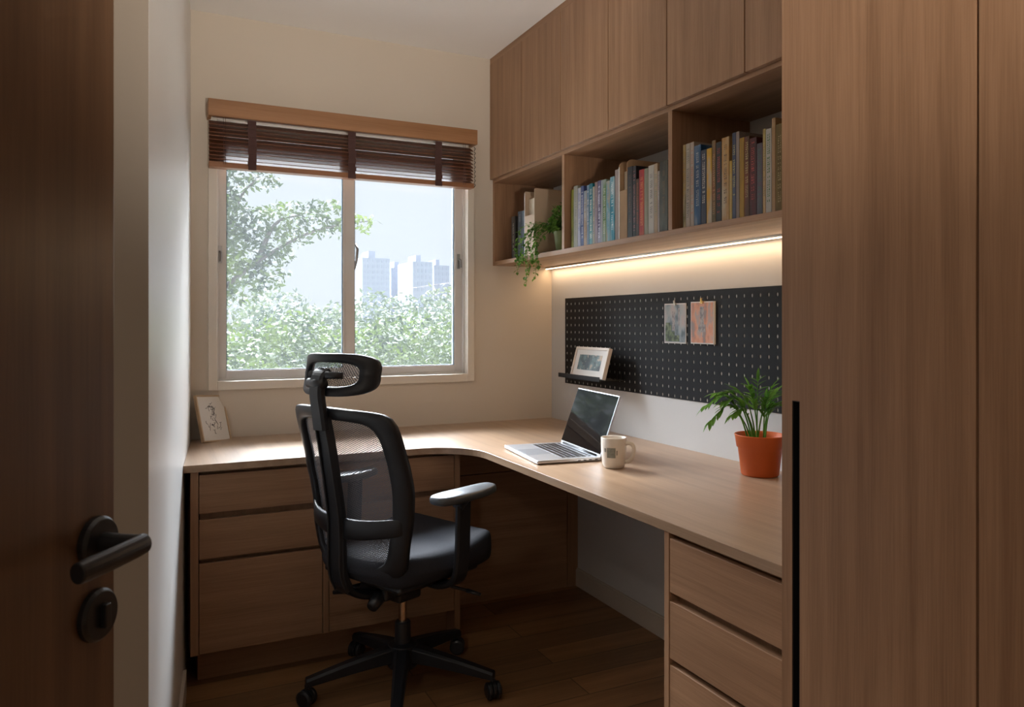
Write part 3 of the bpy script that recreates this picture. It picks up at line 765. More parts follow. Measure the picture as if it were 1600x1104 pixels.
for i, ((r_, t_, h_), bn) in enumerate(fronds):
    base = Vector((px, py, soilz))+RT*(r_*.16+rr.uniform(-.010, .010))+FW*(rr.uniform(-.012, .012))
    tipp = Vector((px, py, soilz))+RT*r_-FW*t_+Vector((0, 0, h_))
    midp = base.lerp(tipp, .55)+Vector((0, 0, .022+abs(r_)*.36))
    pth = smoothpath([base, base.lerp(midp, .55)-RT*r_*.08, midp, tipp], 14)
    b_ = bmesh.new(); tube(b_, pth, [.0028-.0018*k/14 for k in range(15)], 7)
    st = mk('stem', b_, M['leaf_palm'], pot, smooth=True)
    b_ = bmesh.new()
    for k in range(7, 15):
        pp = pth[k]; dd = (pth[min(k+1, 14)]-pth[k-1]).normalized()
        for sgn in (-1, 1):
            side = dd.cross(Vector((0, 0, 1))).normalized()*sgn
            dv = (dd*1.0+side*rr.uniform(.45, .85)+Vector((0, 0, rr.uniform(-.55, .15)))).normalized()
            leafblade(b_, pp, dv, .010+rr.random()*.004, (.034+.014*rr.random())*(1-.25*(k-7)/8), Vector((0, 0, 1)), .22)
    leafblade(b_, pth[-1], pth[-1]-pth[-3], .010, .045, Vector((0, 0, 1)), .2)
    mk('frond', b_, M['leaf_palm'], st)

# ------------------------------------------------------------------ trailing plant on the shelf
vx, vy, vz = 1.555, 2.735, 1.509
vp = thing('trailing_plant', 'small trailing green plant hanging over the edge of the shelf left bay', 'potted plant', (vx, vy, vz))
b_ = bmesh.new(); lathe(b_, [(0, .0005), (.036, .0005), (.048, .085), (.050, .088), (.046, .088), (.044, .07), (0, .07)], (vx, vy, vz), 32); mk('pot', b_, M['potgreen'], vp, smooth=True)
b_ = bmesh.new(); lathe(b_, [(0, .078), (.0435, .076), (.04, .072)], (vx, vy, vz), 24); mk('soil', b_, M['soil'], vp)
rr = random.Random(8)
b_ = bmesh.new()
for i in range(620):
    th_, ph = rr.uniform(0, 2*pi), math.acos(rr.uniform(-.35, 1)); rad = .082*rr.random()**.4
    p = Vector((vx+.72*rad*cos(th_)*sin(ph), vy+rad*1.15*sin(th_)*sin(ph), vz+.115+rad*1.15*cos(ph)))
    d = Vector((rr.uniform(-1, 1), rr.uniform(-1, 1), rr.uniform(-.6, .9)))
    leafblade(b_, p, d, .010+.007*rr.random(), .016+.012*rr.random(), Vector((0, 0, 1)), .2, 3)
for v in list(b_.verts):
    v.co.y = max(v.co.y, dv1+.013)
mk('foliage', b_, M['leaf_vine'], vp)
vines = [(818, 372, 808, 425, 0), (826, 368, 822, 446, .01), (835, 380, 832, 405, .01), (838, 372, 843, 418, .015), (828, 375, 815, 400, .005), (842, 380, 836, 436, .01), (812, 360, 806, 388, 0), (822, 365, 812, 412, .01), (832, 362, 826, 432, .0)]
for i, (ua, va, ub, vb, off) in enumerate(vines):
    X = SX-.012-off
    st = Vector((vx-.01, vy+rr.uniform(-.02, .03), vz+.10)); edge = at(ua, va, X=X-.0); end = at(ub, vb, X=X+.004)
    mid = at((ua+ub)/2, 404, X=X-.004)
    pth = smoothpath([st, st.lerp(edge, .5)+Vector((0, 0, .03)), edge, mid, end], 26)
    b_ = bmesh.new(); tube(b_, pth, .0009, 5); vn = mk('vine', b_, M['leaf_vine'], vp)
    b_ = bmesh.new()
    for k in range(2, 27):
        for q in range(2):
            d = Vector((rr.uniform(-1, .2), rr.uniform(-1, 1), rr.uniform(-.8, .4)))
            leafblade(b_, pth[k]+Vector((rr.uniform(-.004, .002), rr.uniform(-.008, .008), rr.uniform(-.006, .006))), d, .008+.006*rr.random(), .012+.010*rr.random(), Vector((0, 0, 1)), .25, 3)
    mk('vine_leaves', b_, M['leaf_vine'], vn)

# ------------------------------------------------------------------ books
page = plain('book_pages', (.55, .47, .36), .9, noise=.08, nscale=300)
BZ = 1.5092
_ink = {}
def inkmat(c):
    if c not in _ink: _ink[c] = plain('spine_ink', c, .6)
    return _ink[c]
def book(u0, u1, ytop, cols, mark, label, X=1.492, depth=.155, group='books in the middle shelf bay', lean=0, ms=190, mt=.60):
    ya, yb = at(u1, 300, X=X)[1], at(u0, 300, X=X)[1]
    g = .0006; ya += g; yb -= g
    zt = at((u0+u1)/2, ytop, X=X)[2]; zt = min(zt, 1.875)
    root = thing('book', label, 'book', (X+depth/2, (ya+yb)/2, BZ), group=group)
    mt_ = artmat('book_cover', [tuple(max(.002, (sum(c_)/3+(x-sum(c_)/3)*1.4)*.62) for x in c_) for c_ in cols], 9, detail=8, stretch=(1, 3.2, .8), rough=.5)
    c = .0018
    b_ = boxes((X, X+c, ya, yb, BZ, zt), (X+c, X+depth, ya, ya+c, BZ, zt), (X+c, X+depth, yb-c, yb, BZ, zt))
    cvr = mk('cover', b_, mt_, root, bevel=.0006)
    if mark:        # small worn lettering running down the spine, too small to read
        rb = random.Random(label); b_ = bmesh.new(); h = zt-BZ; w = yb-ya; yc = (ya+yb)/2; z = zt-h*rb.uniform(.05, .16)
        end = BZ+h*rb.uniform(.10, .30); lw_ = min(w*.22, .0048)
        while z > end:
            gl = rb.uniform(.0025, .0060)
            if rb.random() < .84:
                o1 = rb.uniform(-.15, .15)*lw_
                box(b_, X-.0003, X-.00002, yc-lw_+o1, yc-lw_*rb.uniform(.2, .7)+o1, z-gl, z)
                box(b_, X-.0003, X-.00002, yc+lw_*rb.uniform(.0, .5)+o1, yc+lw_+o1, z-gl, z-gl*rb.uniform(.1, .5))
            z -= gl+.0018
            if rb.random() < .06: z -= .005
        mk('lettering', b_, inkmat(mark), cvr)
    mk('pages', boxes((X+c+.0005, X+depth-.004, ya+c+.0001, yb-c-.0001, BZ+.002, zt-.004)), page, root)
    return root
def c5(x): return 870+x/6.495
def r5(y): return 230+y/6.495
def c6(x): return 1050+x/5.81
def r6(y): return 170+y/5.81
mid = [
 (145, 171, 430, [(.10, .11, .02), (.25, .26, .05), (.30, .28, .12)], None, 'olive green book, leftmost in the middle shelf bay'),
 (171, 211, 392, [(.38, .38, .32), (.55, .53, .48)], (.2, .2, .2), 'cream grey book right of the olive one in the middle bay'),
 (211, 243, 412, [(.10, .12, .22), (.45, .45, .55), (.60, .58, .62)], (.12, .14, .3), 'pale lavender book with navy marks between cream grey and indigo books'),
 (243, 272, 392, [(.05, .07, .18), (.12, .16, .33)], (.5, .5, .6), 'narrow indigo book in the middle bay before the peach topped one'),
 (272, 304, 440, [(.45, .33, .24), (.55, .50, .46), (.30, .36, .42)], (.2, .15, .1), 'peach and grey paperback, lowest of the blue group in middle bay'),
 (304, 328, 385, [(.12, .20, .30), (.35, .42, .50)], (.6, .6, .6), 'slate blue book left of the teal one in middle bay'),
 (328, 362, 368, [(.02, .16, .22), (.03, .28, .33), (.35, .48, .50)], (.7, .7, .65), 'teal book with white marks in middle bay'),
 (362, 385, 398, [(.42, .38, .30), (.55, .52, .46)], (.1, .1, .2), 'narrow cream book right of the teal one'),
 (385, 413, 352, [(.30, .23, .22), (.42, .38, .45)], (.15, .1, .15), 'mauve beige book left of the dark purple one'),
 (413, 447, 338, [(.05, .04, .10), (.13, .11, .20), (.45, .45, .55)], (.6, .6, .7), 'dark purple and lavender book in middle bay'),
 (447, 466, 332, [(.50, .50, .50), (.40, .46, .50)], None, 'thin white book between purple and green ones'),
 (466, 500, 326, [(.08, .16, .06), (.16, .26, .12), (.40, .46, .42)], (.6, .6, .5), 'leaf green book in middle bay left of the cyan books'),
 (500, 540, 340, [(.45, .42, .36), (.20, .42, .50), (.5, .55, .55)], (.1, .2, .3), 'beige topped cyan book left of the tall cyan one'),
 (540, 586, 298, [(.03, .22, .32), (.06, .32, .42), (.40, .52, .56)], (.7, .75, .75), 'tall bright cyan book left of the grey divider panel'),
]
for x0, x1, yt, cols, mkc, lab in mid: book(c5(x0), c5(x1), r5(yt), cols, mkc, lab)
book(c5(590), c5(628), r5(225), [(.33, .28, .26), (.42, .36, .34)], None, 'tall plain mauve grey book beside the brown box file', depth=.17)
# rounded brown box file
def boxfile(u0, u1, ytop, X, depth, mat, edgemat, label, group, name='magazine_file', label_plate=None, rr_=.02):
    ya, yb = at(u1, 300, X=X)[1]+.0006, at(u0, 300, X=X)[1]-.0006
    zt = min(at((u0+u1)/2, ytop, X=X)[2], 1.876)
    root = thing(name, label, 'file box', (X+depth/2, (ya+yb)/2, BZ), group=group)
    for s_, y_ in (('side', ya), ('side', yb-.002)):
        n_ = 8; prof = [(X, BZ), (X, zt-rr_)]+[(X+rr_-rr_*cos(pi/2*i/n_), zt-rr_+rr_*sin(pi/2*i/n_)) for i in range(1, n_+1)]+[(X+depth, zt), (X+depth, BZ)]
        b_ = bmesh.new(); a = [b_.verts.new((p[0], y_, p[1])) for p in prof]; b = [b_.verts.new((p[0], y_+.002, p[1])) for p in prof]
        b_.faces.new(a); b_.faces.new(b[::-1]); m_ = len(prof)
        for i in range(m_): b_.faces.new((a[i], b[i], b[(i+1) % m_], a[(i+1) % m_]))
        bmesh.ops.recalc_face_normals(b_, faces=b_.faces); mk('side', b_, mat, root)
    mk('front', boxes((X+.0005, X+.003, ya+.002, yb-.002, BZ, BZ+(zt-BZ)*.62)), mat, root)
    mk('edge_strip', boxes((X-.0012, X, yb-.005, yb, BZ, zt-rr_)), edgemat, root)
    mk('contents', boxes((X+.02, X+depth-.01, ya+.004, yb-.004, BZ+.003, zt-.035)), page, root)
    return root, ya, yb, zt
boxfile(c5(630), c5(715), r5(132), 1.492, .19, M['kraft'], M['white'], 'brown kraft file box with pale rounded edge in the middle shelf bay', 'file boxes on the shelf')
mid2 = [
 (716, 768, 197, [(.006, .006, .007), (.015, .014, .016)], (.12, .07, .05), 'black book right of the brown file box', .66),
 (769, 803, 190, [(.008, .007, .010), (.02, .016, .018)], (.30, .10, .10), 'black book with red marks right of the plain black one', .62),
 (803, 834, 320, [(.04, .02, .015), (.10, .05, .02)], (.25, .06, .03), 'short dark brown book left of the red one', .6),
 (834, 886, 225, [(.22, .03, .01), (.45, .03, .02), (.50, .12, .02)], (.6, .25, .08), 'bright red book in the middle shelf bay', .62),
 (886, 927, 214, [(.22, .22, .16), (.36, .34, .26)], None, 'sage beige book right of the red one', .6),
 (928, 986, 182, [(.55, .52, .47), (.62, .58, .53)], (.10, .09, .10), 'white book with black lettering in middle bay', .56),
 (986, 1022, 165, [(.45, .32, .20), (.52, .42, .32)], (.15, .2, .15), 'tan book right of the white lettered one', .62),
 (1022, 1042, 240, [(.60, .55, .50), (.4, .36, .36)], (.2, .15, .15), 'thin white worn booklet next to the glossy dark book', .56),
 (1043, 1127, 135, [(.035, .035, .025), (.09, .09, .065), (.02, .015, .01)], (.15, .1, .05), 'glossy dark wide book at right end of middle bay', .68),
]
for x0, x1, yt, cols, mkc, lab, mt in mid2: book(c5(x0), c5(x1), r5(yt), cols, mkc, lab, mt=mt)
G3 = 'books in the right shelf bay'
rightb = [
 (98, 125, 326, [(.35, .22, .06), (.45, .36, .22), (.14, .13, .05)], (.2, .15, .1), 'ochre beige book, leftmost in the right shelf bay', .6),
 (125, 164, 315, [(.45, .38, .32), (.50, .44, .37)], (.08, .08, .07), 'cream book with black lettering second in the right bay', .56),
 (164, 199, 302, [(.50, .42, .36), (.40, .34, .28)], (.35, .12, .08), 'tall pale cream book left of the navy one', .66),
 (199, 262, 330, [(.02, .05, .11), (.04, .10, .20), (.28, .30, .34)], (.4, .4, .4), 'navy blue book with pale foot in right bay', .62),
 (262, 312, 372, [(.02, .025, .05), (.05, .05, .07)], (.42, .38, .32), 'dark book covered in pale lettering left of the yellow one', .56),
 (313, 362, 358, [(.55, .35, .03), (.60, .38, .12), (.55, .48, .38)], None, 'yellow and orange book in right bay', .6),
 (362, 398, 285, [(.05, .05, .02), (.14, .09, .03), (.20, .08, .03)], (.4, .2, .08), 'dark olive book with orange marks right of the yellow one', .58),
 (398, 449, 300, [(.008, .008, .008), (.02, .015, .012)], (.35, .05, .04), 'black book with red marks in right bay', .68),
 (450, 518, 258, [(.55, .42, .26), (.50, .30, .14), (.58, .50, .38)], (.10, .06, .04), 'thick cream and orange book with black lettering in right bay', .56),
 (519, 546, 470, [(.55, .35, .05), (.50, .42, .25)], (.4, .2, .05), 'short yellow book right of the thick cream one', .62),
 (546, 580, 216, [(.05, .06, .10), (.12, .13, .17)], (.4, .36, .15), 'slate blue book with pale lettering behind the short yellow one', .6),
 (580, 611, 206, [(.22, .18, .16), (.30, .25, .22)], None, 'plain grey taupe book left of the mustard one', .6),
 (611, 655, 262, [(.30, .19, .02), (.42, .26, .03), (.16, .14, .03)], None, 'mustard yellow book in right bay', .6),
 (655, 702, 250, [(.08, .035, .015), (.20, .06, .02)], (.35, .28, .12), 'brown book with yellow lettering right of the mustard one', .57),
 (702, 768, 262, [(.03, .01, .01), (.10, .015, .012)], (.38, .06, .05), 'dark maroon book with red lettering in right bay', .58),
 (768, 821, 310, [(.06, .065, .075), (.12, .10, .12)], (.05, .12, .10), 'slate grey book right of the maroon one', .66),
 (822, 850, 182, [(.50, .42, .20), (.55, .38, .25)], (.2, .15, .1), 'narrow cream yellow book left of the white green lettered one', .66),
 (850, 904, 178, [(.52, .50, .46), (.56, .52, .48)], (.06, .14, .05), 'white book with green lettering in right bay', .575),
 (904, 939, 82, [(.36, .24, .14), (.42, .28, .17)], None, 'tallest thin tan book near the wardrobe', .6),
 (940, 1010, 135, [(.12, .08, .02), (.22, .15, .05)], (.3, .22, .1), 'olive brown book next to the wardrobe edge', .66),
]
for x0, x1, yt, cols, mkc, lab, mt in rightb: book(c6(x0), c6(x1), r6(yt), cols, mkc, lab, group=G3, mt=mt)
# left bay
def c8(x): return 760+x/5.02
def r8(y): return 240+y/5.02
G1 = 'books in the left shelf bay'
book(c8(196), c8(226), r8(492), [(.05, .05, .05), (.16, .15, .14)], (.45, .45, .42), 'short grey worn book at left in the left bay', X=1.53, depth=.13, group=G1, mt=.6)
book(c8(246), c8(276), r8(452), [(.03, .04, .05), (.08, .10, .12)], (.2, .2, .2), 'dark slate book left of the white edged file box', X=1.52, depth=.14, group=G1)
book(c8(277), c8(297), r8(446), [(.05, .07, .10), (.12, .15, .18)], None, 'thin blue grey book touching the white edged file box', X=1.52, depth=.14, group=G1)
rt, ya, yb, zt = boxfile(c8(299), c8(378), r8(283), 1.50, .22, M['beigecard'], M['white'], 'beige file box with white front edge behind the trailing plant', 'file boxes on the shelf', rr_=.008)
pst = thing('art_card', 'large pale beige card standing at back of the left shelf bay', 'card', (1.74, 2.76, BZ))
mk('sheet', boxes((1.742, 1.748, 2.625, 2.93, BZ, 1.855)), M['beigecard'], pst)
mk('picture', boxes((1.7405, 1.7418, 2.70, 2.80, 1.66, 1.77)), artmat('dark_print', [(.06, .05, .04), (.14, .11, .08), (.25, .2, .15)], 40), pst)

# ------------------------------------------------------------------ office chair
ch = thing('office_chair', 'black ergonomic office chair with mesh back and headrest', 'chair', (.76, 2.43, 0), rz=radians(24))
F = M['frame_blk']
def prof_s(z):      # centre line of the backrest in the chair's own x
    tab = [(.43, -.215), (.50, -.228), (.56, -.232), (.63, -.228), (.70, -.235), (.80, -.255), (.90, -.285), (.97, -.305), (1.1, -.33)]
    for (a, s_a), (b, s_b) in zip(tab, tab[1:]):
        if z <= b:
            t = (z-a)/(b-a); return s_a+(s_b-s_a)*max(0, t)
    return tab[-1][1]
def half_w(h):      # half width against height -1..1
    return .203+.052*min(1, (h+1)/1.1)**.8-.014*max(0, h-.2)
ZB0, ZB1 = .445, .962
def bpt(a, h, ds=0):
    z = (ZB0+ZB1)/2+h*(ZB1-ZB0)/2; p = a*half_w(h)
    fwd = .055*abs(a)**2.2
    return Vector((prof_s(z)+fwd+ds, p, z-.010*a*a*(h > 0)*h))
def sup(th, nx, hs=1, ws=1, dy=0):
    c, s = cos(th), sin(th); r = (abs(c)**nx+abs(s)**nx)**(-1/nx)
    return (r*c*ws, r*s*hs+dy)
def band_ring(outer, inner, pt, thick, n=96):
    b_ = bmesh.new(); rings = []
    for i in range(n):
        th = 2*pi*i/n; a0, h0 = outer(th); a1, h1 = inner(th); sec = []
        for k, (w, dsx) in enumerate(((0, -.3), (.12, -.5), (.5, -.56), (.88, -.5), (1, -.25), (1, .25), (.88, .5), (.12, .5), (0, .3))):
            sec.append(b_.verts.new(pt(a0+(a1-a0)*w, h0+(h1-h0)*w, dsx*thick)))
        rings.append(sec)
    m_ = 9
    for i in range(n):
        for k in range(m_):
            b_.faces.new((rings[i][k], rings[(i+1) % n][k], rings[(i+1) % n][(k+1) % m_], rings[i][(k+1) % m_]))
    bmesh.ops.recalc_face_normals(b_, faces=b_.faces); return b_
out = lambda th: sup(th, 12.0)
inn = lambda th: sup(th, 8, .865, .77, -.012)
mk('backrest_frame', band_ring(out, inn, bpt, .026), F, ch, local=True, smooth=True)
def surf(pt, hs, ws, ds, nx=7, n=30, dy=0):
    b_ = bmesh.new(); g = []
    for i in range(n+1):
        h = (-1+2*i/n); row = []
        lim = (1-abs(h)**nx)**(1/nx) if abs(h) < 1 else 0
        lim = max(lim, .02)
        for j in range(n+1):
            a = (-1+2*j/n)*lim
            row.append(b_.verts.new(pt(a*ws, h*hs+dy, ds)))
        g.append(row)
    for i in range(n):
        for j in range(n): b_.faces.new((g[i][j], g[i][j+1], g[i+1][j+1], g[i+1][j]))
    return b_
mk('backrest_mesh', surf(bpt, .90, .84, .004, dy=-.012), M['mesh'], ch, local=True, smooth=True)
# lumbar band
b_ = bmesh.new(); rings = []
for j in range(25):
    a = -1+2*j/24; zc_ = .612-.022*(1-abs(a)**2); 
    h = (zc_-(ZB0+ZB1)/2)/((ZB1-ZB0)/2); c0 = bpt(a*.93, h, -.030+.022*abs(a)**3)
    hh = .026+.006*(1-abs(a)); t = .006
    rings.append([b_.verts.new(c0+Vector((dx, 0, dz))) for dx, dz in ((-t, -hh+.004), (-t, hh-.004), (-t+.004, hh), (t, hh), (t, -hh), (-t+.004, -hh))])
for i in range(24):
    for k in range(6): b_.faces.new((rings[i][k], rings[i][(k+1) % 6], rings[i+1][(k+1) % 6], rings[i+1][k]))
b_.faces.new(rings[0][::-1]); b_.faces.new(rings[-1]); bmesh.ops.recalc_face_normals(b_, faces=b_.faces)
mk('lumbar_band', b_, F, ch, local=True, smooth=True)
# spine
spc = [(-.318, 0, .935), (-.302, 0, .86), (-.285, 0, .76), (-.268, 0, .66), (-.262, 0, .58), (-.262, 0, .50), (-.255, 0, .43), (-.225, 0, .385), (-.15, 0, .355), (-.04, 0, .350)]
b_ = bmesh.new(); sp_ = smoothpath(spc, 40)
wd_ = [.052+.016*min(1, i/26) for i in range(41)]
ribbon(b_, sp_, wd_, .022); mk('spine', b_, F, ch, local=True, smooth=False, bevel=.003)
b_ = bmesh.new()
for sg in (-1, 1):
    ribbon(b_, smoothpath([(p.x-.004, sg*(.024+.008*i/40), p.z) for i, p in enumerate(sp_) if i % 5 == 0 and i < 34], 20), .006, .030)
mk('spine_rib', b_, M['black'], ch, local=True, bevel=.001)
# headrest post
b_ = bmesh.new(); hp = smoothpath([(-.322, 0, .895), (-.330, 0, .95), (-.338, 0, 1.01), (-.330, 0, 1.055), (-.312, 0, 1.075)], 20)
ribbon(b_, hp, [.060-.004*min(1, i/8)+.012*max(0, (i-14)/6) for i in range(21)], [.028]*16+[.026, .024, .022, .02, .018])
pst_ = mk('headrest_post', b_, F, ch, local=True, bevel=.003)
b_ = bmesh.new(); tube(b_, [(-.335, -.030, 1.035), (-.335, -.0, 1.035), (-.335, .045, 1.035)], [.015, .019, .015], 16); tube(b_, [(-.333, -.035, 1.062), (-.300, -.075, 1.06)], [.012, .010], 10); tube(b_, [(-.333, .035, 1.062), (-.300, .06, 1.06)], [.012, .010], 10)
mk('pivot', b_, M['black'], pst_, local=True, smooth=True)
# headrest (turned slightly)
HY = radians(8)
def hpt(a, h, ds=0):
    p = a*.152; z = 1.061+h*.064
    s = -.300+.062*abs(a)**2.1-.018*h*h+.022*h*(h > 0)+ds
    x = s+.300; return Vector((-.300+x*cos(HY)+p*sin(HY)*-1, p*cos(HY)+x*sin(HY), z))
mk('headrest_frame', band_ring(lambda th: sup(th, 3.9), lambda th: sup(th, 3.4, .56, .70), hpt, .028), F, ch, local=True, smooth=True)
mk('headrest_mesh', surf(hpt, .66, .82, .003, nx=3), M['mesh'], ch, local=True, smooth=True)
# seat cushion
b_ = bmesh.new(); n = 28; gt = []; gb = []
for i in range(n+1):
    for_ = []; fb = []
    u_ = -1+2*i/n
    for j in range(n+1):
        v_ = -1+2*j/n
        # square to rounded square
        x = u_*sqrt(1-.42*v_*v_*abs(u_)**1.5); y = v_*sqrt(1-.42*u_*u_*abs(v_)**1.5)
        e_ = max(abs(u_), abs(v_)); ed = max(0, (e_-.76)/.24)
        sx = .022+x*.268; sy = y*.252*(1-.06*(x < 0)*x*x)
        zt_ = .508+.014*(abs(y)**2.5)-.010*(1-x*x)+.018*max(0, x-.1)*1.0-.055*max(0, x-.62)**1.5*2-.050*(1-sqrt(max(0, 1-ed*ed)))
        zb_2 = .412+.050*(1-sqrt(max(0, 1-ed*ed)))
        for_.append(b_.verts.new((sx, sy, zt_))); fb.append(b_.verts.new((sx, sy, min(zb_2, zt_-.004))))
    gt.append(for_); gb.append(fb)
for i in range(n):
    for j in range(n):
        b_.faces.new((gt[i][j], gt[i+1][j], gt[i+1][j+1], gt[i][j+1])); b_.faces.new((gb[i][j], gb[i][j+1], gb[i+1][j+1], gb[i+1][j]))
for k in range(n):
    for A, B, rev in ((gt[0], gb[0], 0), (gt[n], gb[n], 1)): b_.faces.new((A[k], A[k+1], B[k+1], B[k]))
    b_.faces.new((gt[k][0], gt[k+1][0], gb[k+1][0], gb[k][0])); b_.faces.new((gt[k][n], gt[k+1][n], gb[k+1][n], gb[k][n]))
bmesh.ops.recalc_face_normals(b_, faces=b_.faces)
mk('seat', b_, M['fabric'], ch, local=True, smooth=True, subsurf=1)
mk('seat_pan', boxes((-.18, .17, -.19, .19, .396, .420)), M['black'], ch, local=True, bevel=.012, seg=3)
mk('mechanism', boxes((-.13, .11, -.065, .065, .335, .406), (-.05, .05, -.04, .04, .300, .336)), M['black'], ch, local=True, bevel=.010, seg=3)
# armrests
for sg in (-1, 1):
    yy = sg*.275 if sg < 0 else .260
    yp = yy if sg < 0 else .226; pl_, pw_, px_ = (.130, .046, .012) if sg < 0 else (.100, .036, -.030)
    b_ = bmesh.new()
    ribbon(b_, smoothpath([(-.005, sg*.10, .388), (-.005, sg*.20, .392), (-.004, sg*.262, .425), (.0, yy, .50), (.004, yy, .60), (.006, yy, .672)], 26), [.058]*27, [.020]*27, axis=Vector((1, 0, 0)))
    ar = mk('armrest', b_, M['frame_blk'], ch, local=True, bevel=.003)
    b_ = bmesh.new(); ribbon(b_, smoothpath([(-.02, (yy+yp)/2, .650), (.006+px_*.5, (yy+yp)/2, .672), (.055+px_, yp, .675)], 8), .045, .018); mk('pad_bracket', b_, M['black'], ar, local=True, bevel=.002)
    b_ = bmesh.new(); n_ = 40; lv = []
    for (sc_, z_) in ((.90, .672), (1.0, .677), (1.0, .687), (.93, .694), (.80, .6965)):
        row = []
        for k in range(n_):
            a, h = sup(2*pi*k/n_, 3.2)
            row.append(b_.verts.new((px_+a*(pl_-(1-sc_)*.045), yp+h*(pw_-(1-sc_)*pw_)*(1-.10*a), z_+.004*a*a*(a > 0))))
        lv.append(row)
    for a, b in zip(lv, lv[1:]):
        for k in range(n_): b_.faces.new((a[k], a[(k+1) % n_], b[(k+1) % n_], b[k]))
    b_.faces.new(lv[0][::-1]); b_.faces.new(lv[-1]); mk('arm_pad', b_, M['pad'], ar, local=True, smooth=True)
# levers
b_ = bmesh.new(); tube(b_, [(.02, -.05, .375), (.05, -.15, .365), (.085, -.235, .352)], [.006, .006, .005], 8); tube(b_, [(.078, -.222, .355), (.10, -.262, .345)], [.011, .008], 10, flat=(1, .6)); mk('lever', b_, M['black'], ch, local=True, smooth=True)
b_ = bmesh.new(); tube(b_, [(-.10, .05, .360), (-.14, .11, .340), (-.17, .15, .330)], [.012, .013, .007], 10); tube(b_, [(-.12, -.03, .352), (-.17, -.05, .330)], [.026, .018], 14); mk('tension_knob', b_, M['black'], ch, local=True, smooth=True)
# column, base, casters
b_ = bmesh.new(); lathe(b_, [(0, .20), (.0135, .20), (.0135, .305), (0, .305)], n=24); mk('gas_lift', b_, M['chrome'], ch, local=True, smooth=False)
b_ = bmesh.new(); lathe(b_, [(0, .07), (.030, .07), (.030, .10), (.027, .13), (.026, .222), (.022, .226), (0, .226)], n=28); mk('column_cover', b_, M['black'], ch, local=True, bevel=.001)
b_ = bmesh.new(); lathe(b_, [(0, .075), (.046, .075), (.052, .085), (.048, .150), (.030, .156), (0, .156)], n=36); mk('base_hub', b_, F, ch, local=True, bevel=.002)
for k in range(5):
    th = radians(177-24+72*k)
    dr_ = Vector((cos(th), sin(th), 0)); sd = Vector((-sin(th), cos(th), 0))
    b_ = bmesh.new(); rings = []
    for i in range(9):
        t = i/8; r = .035+.280*t; zt_ = .148-.060*t**1.15; hh = .050-.026*t; w = .026-.009*t
        c0 = dr_*r
        rings.append([b_.verts.new(c0+sd*a*w+Vector((0, 0, z))) for a, z in ((-1, zt_-hh), (-1, zt_-.007), (-.62, zt_), (.62, zt_), (1, zt_-.007), (1, zt_-hh), (.6, zt_-hh-.003), (-.6, zt_-hh-.003))])
    for i in range(8):
        for j in range(8): b_.faces.new((rings[i][j], rings[i][(j+1) % 8], rings[i+1][(j+1) % 8], rings[i+1][j]))
    b_.faces.new(rings[0][::-1]); b_.faces.new(rings[-1]); bmesh.ops.recalc_face_normals(b_, faces=b_.faces)
    mk('leg', b_, F, ch, local=True, bevel=.002)
    # caster: stem, hood and two wheels
    c0 = dr_*.312; wa = radians(k*67+20); ax = Vector((cos(wa), sin(wa), 0))
    b_ = bmesh.new(); tube(b_, [c0+Vector((0, 0, .050)), c0+Vector((0, 0, .068))], .007, 10)
    tube(b_, [c0-ax*.006+Vector((0, 0, .030)), c0+ax*.006+Vector((0, 0, .030))], .0255, 24)
    cs = mk('caster', b_, M['black'], ch, local=True, bevel=.001)
    for sg in (-1, 1):
        b_ = bmesh.new(); q0 = c0+ax*sg*.008+Vector((0, 0, .0275)); q1 = c0+ax*sg*.024+Vector((0, 0, .0275))
        tube(b_, [q0, q0.lerp(q1, .2), q0.lerp(q1, .75), q1], [.024, .0272, .0272, .020], 28); mk('wheel', b_, M['black'], cs, local=True, bevel=.0015)

# ------------------------------------------------------------------ outside: trees and far buildings
def leafcloud(bm, blobs, dens, size, rr):
    for (c, rx, ry, rz) in blobs:
        nn_ = int(dens*(rx*ry*rz)**(1/1.5))
        for i in range(nn_):
            while True:
                q = Vector((rr.uniform(-1, 1), rr.uniform(-1, 1), rr.uniform(-1, 1)))
                if q.length <= 1: break
            q = q.normalized()*(q.length**.6)
            p = Vector((c[0]+q.x*rx, c[1]+q.y*ry, c[2]+q.z*rz))
            d = Vector((rr.gauss(0, 1), rr.gauss(0, 1), rr.gauss(-.1, .7))).normalized()
            s = d.cross(Vector((rr.gauss(0, 1), rr.gauss(0, 1), rr.gauss(0, 1)))).normalized()
            L_ = size*rr.uniform(.6, 1.3); w = L_*.42
            bm.faces.new([bm.verts.new(x) for x in (p, p+d*L_*.45+s*w*.5, p+d*L_, p+d*L_*.45-s*w*.5)])
GZ = -2.8
def tree(name, label, blobs, trunk, mat, dens, size, seed, limbs=()):
    rr = random.Random(seed)
    root = thing(name, label, 'tree', (trunk[0], trunk[1], GZ), group='trees outside the window')
    b_ = bmesh.new(); leafcloud(b_, blobs, dens, size, rr); mk('foliage', b_, mat, root)
    b_ = bmesh.new(); tube(b_, smoothpath([(trunk[0], trunk[1], GZ), (trunk[0]+.05, trunk[1], GZ+1.2), (trunk[0]-.03, trunk[1], trunk[2])], 10), [.11-.006*k for k in range(11)], 10)
    for lb in limbs:
        pp = smoothpath(lb, 14); tube(b_, pp, [.022-.0013*k for k in range(15)], 7)
    mk('trunk', b_, M['branch'], root, smooth=True)
    return root
def blob(u, v, rpx, Y, sy=1.0, sq=1.0):
    c = at(u, v, Y=Y); r = rpx/FPX*Y*1.0
    return (c, r, r*sy, r*sq)
Y1 = 5.6
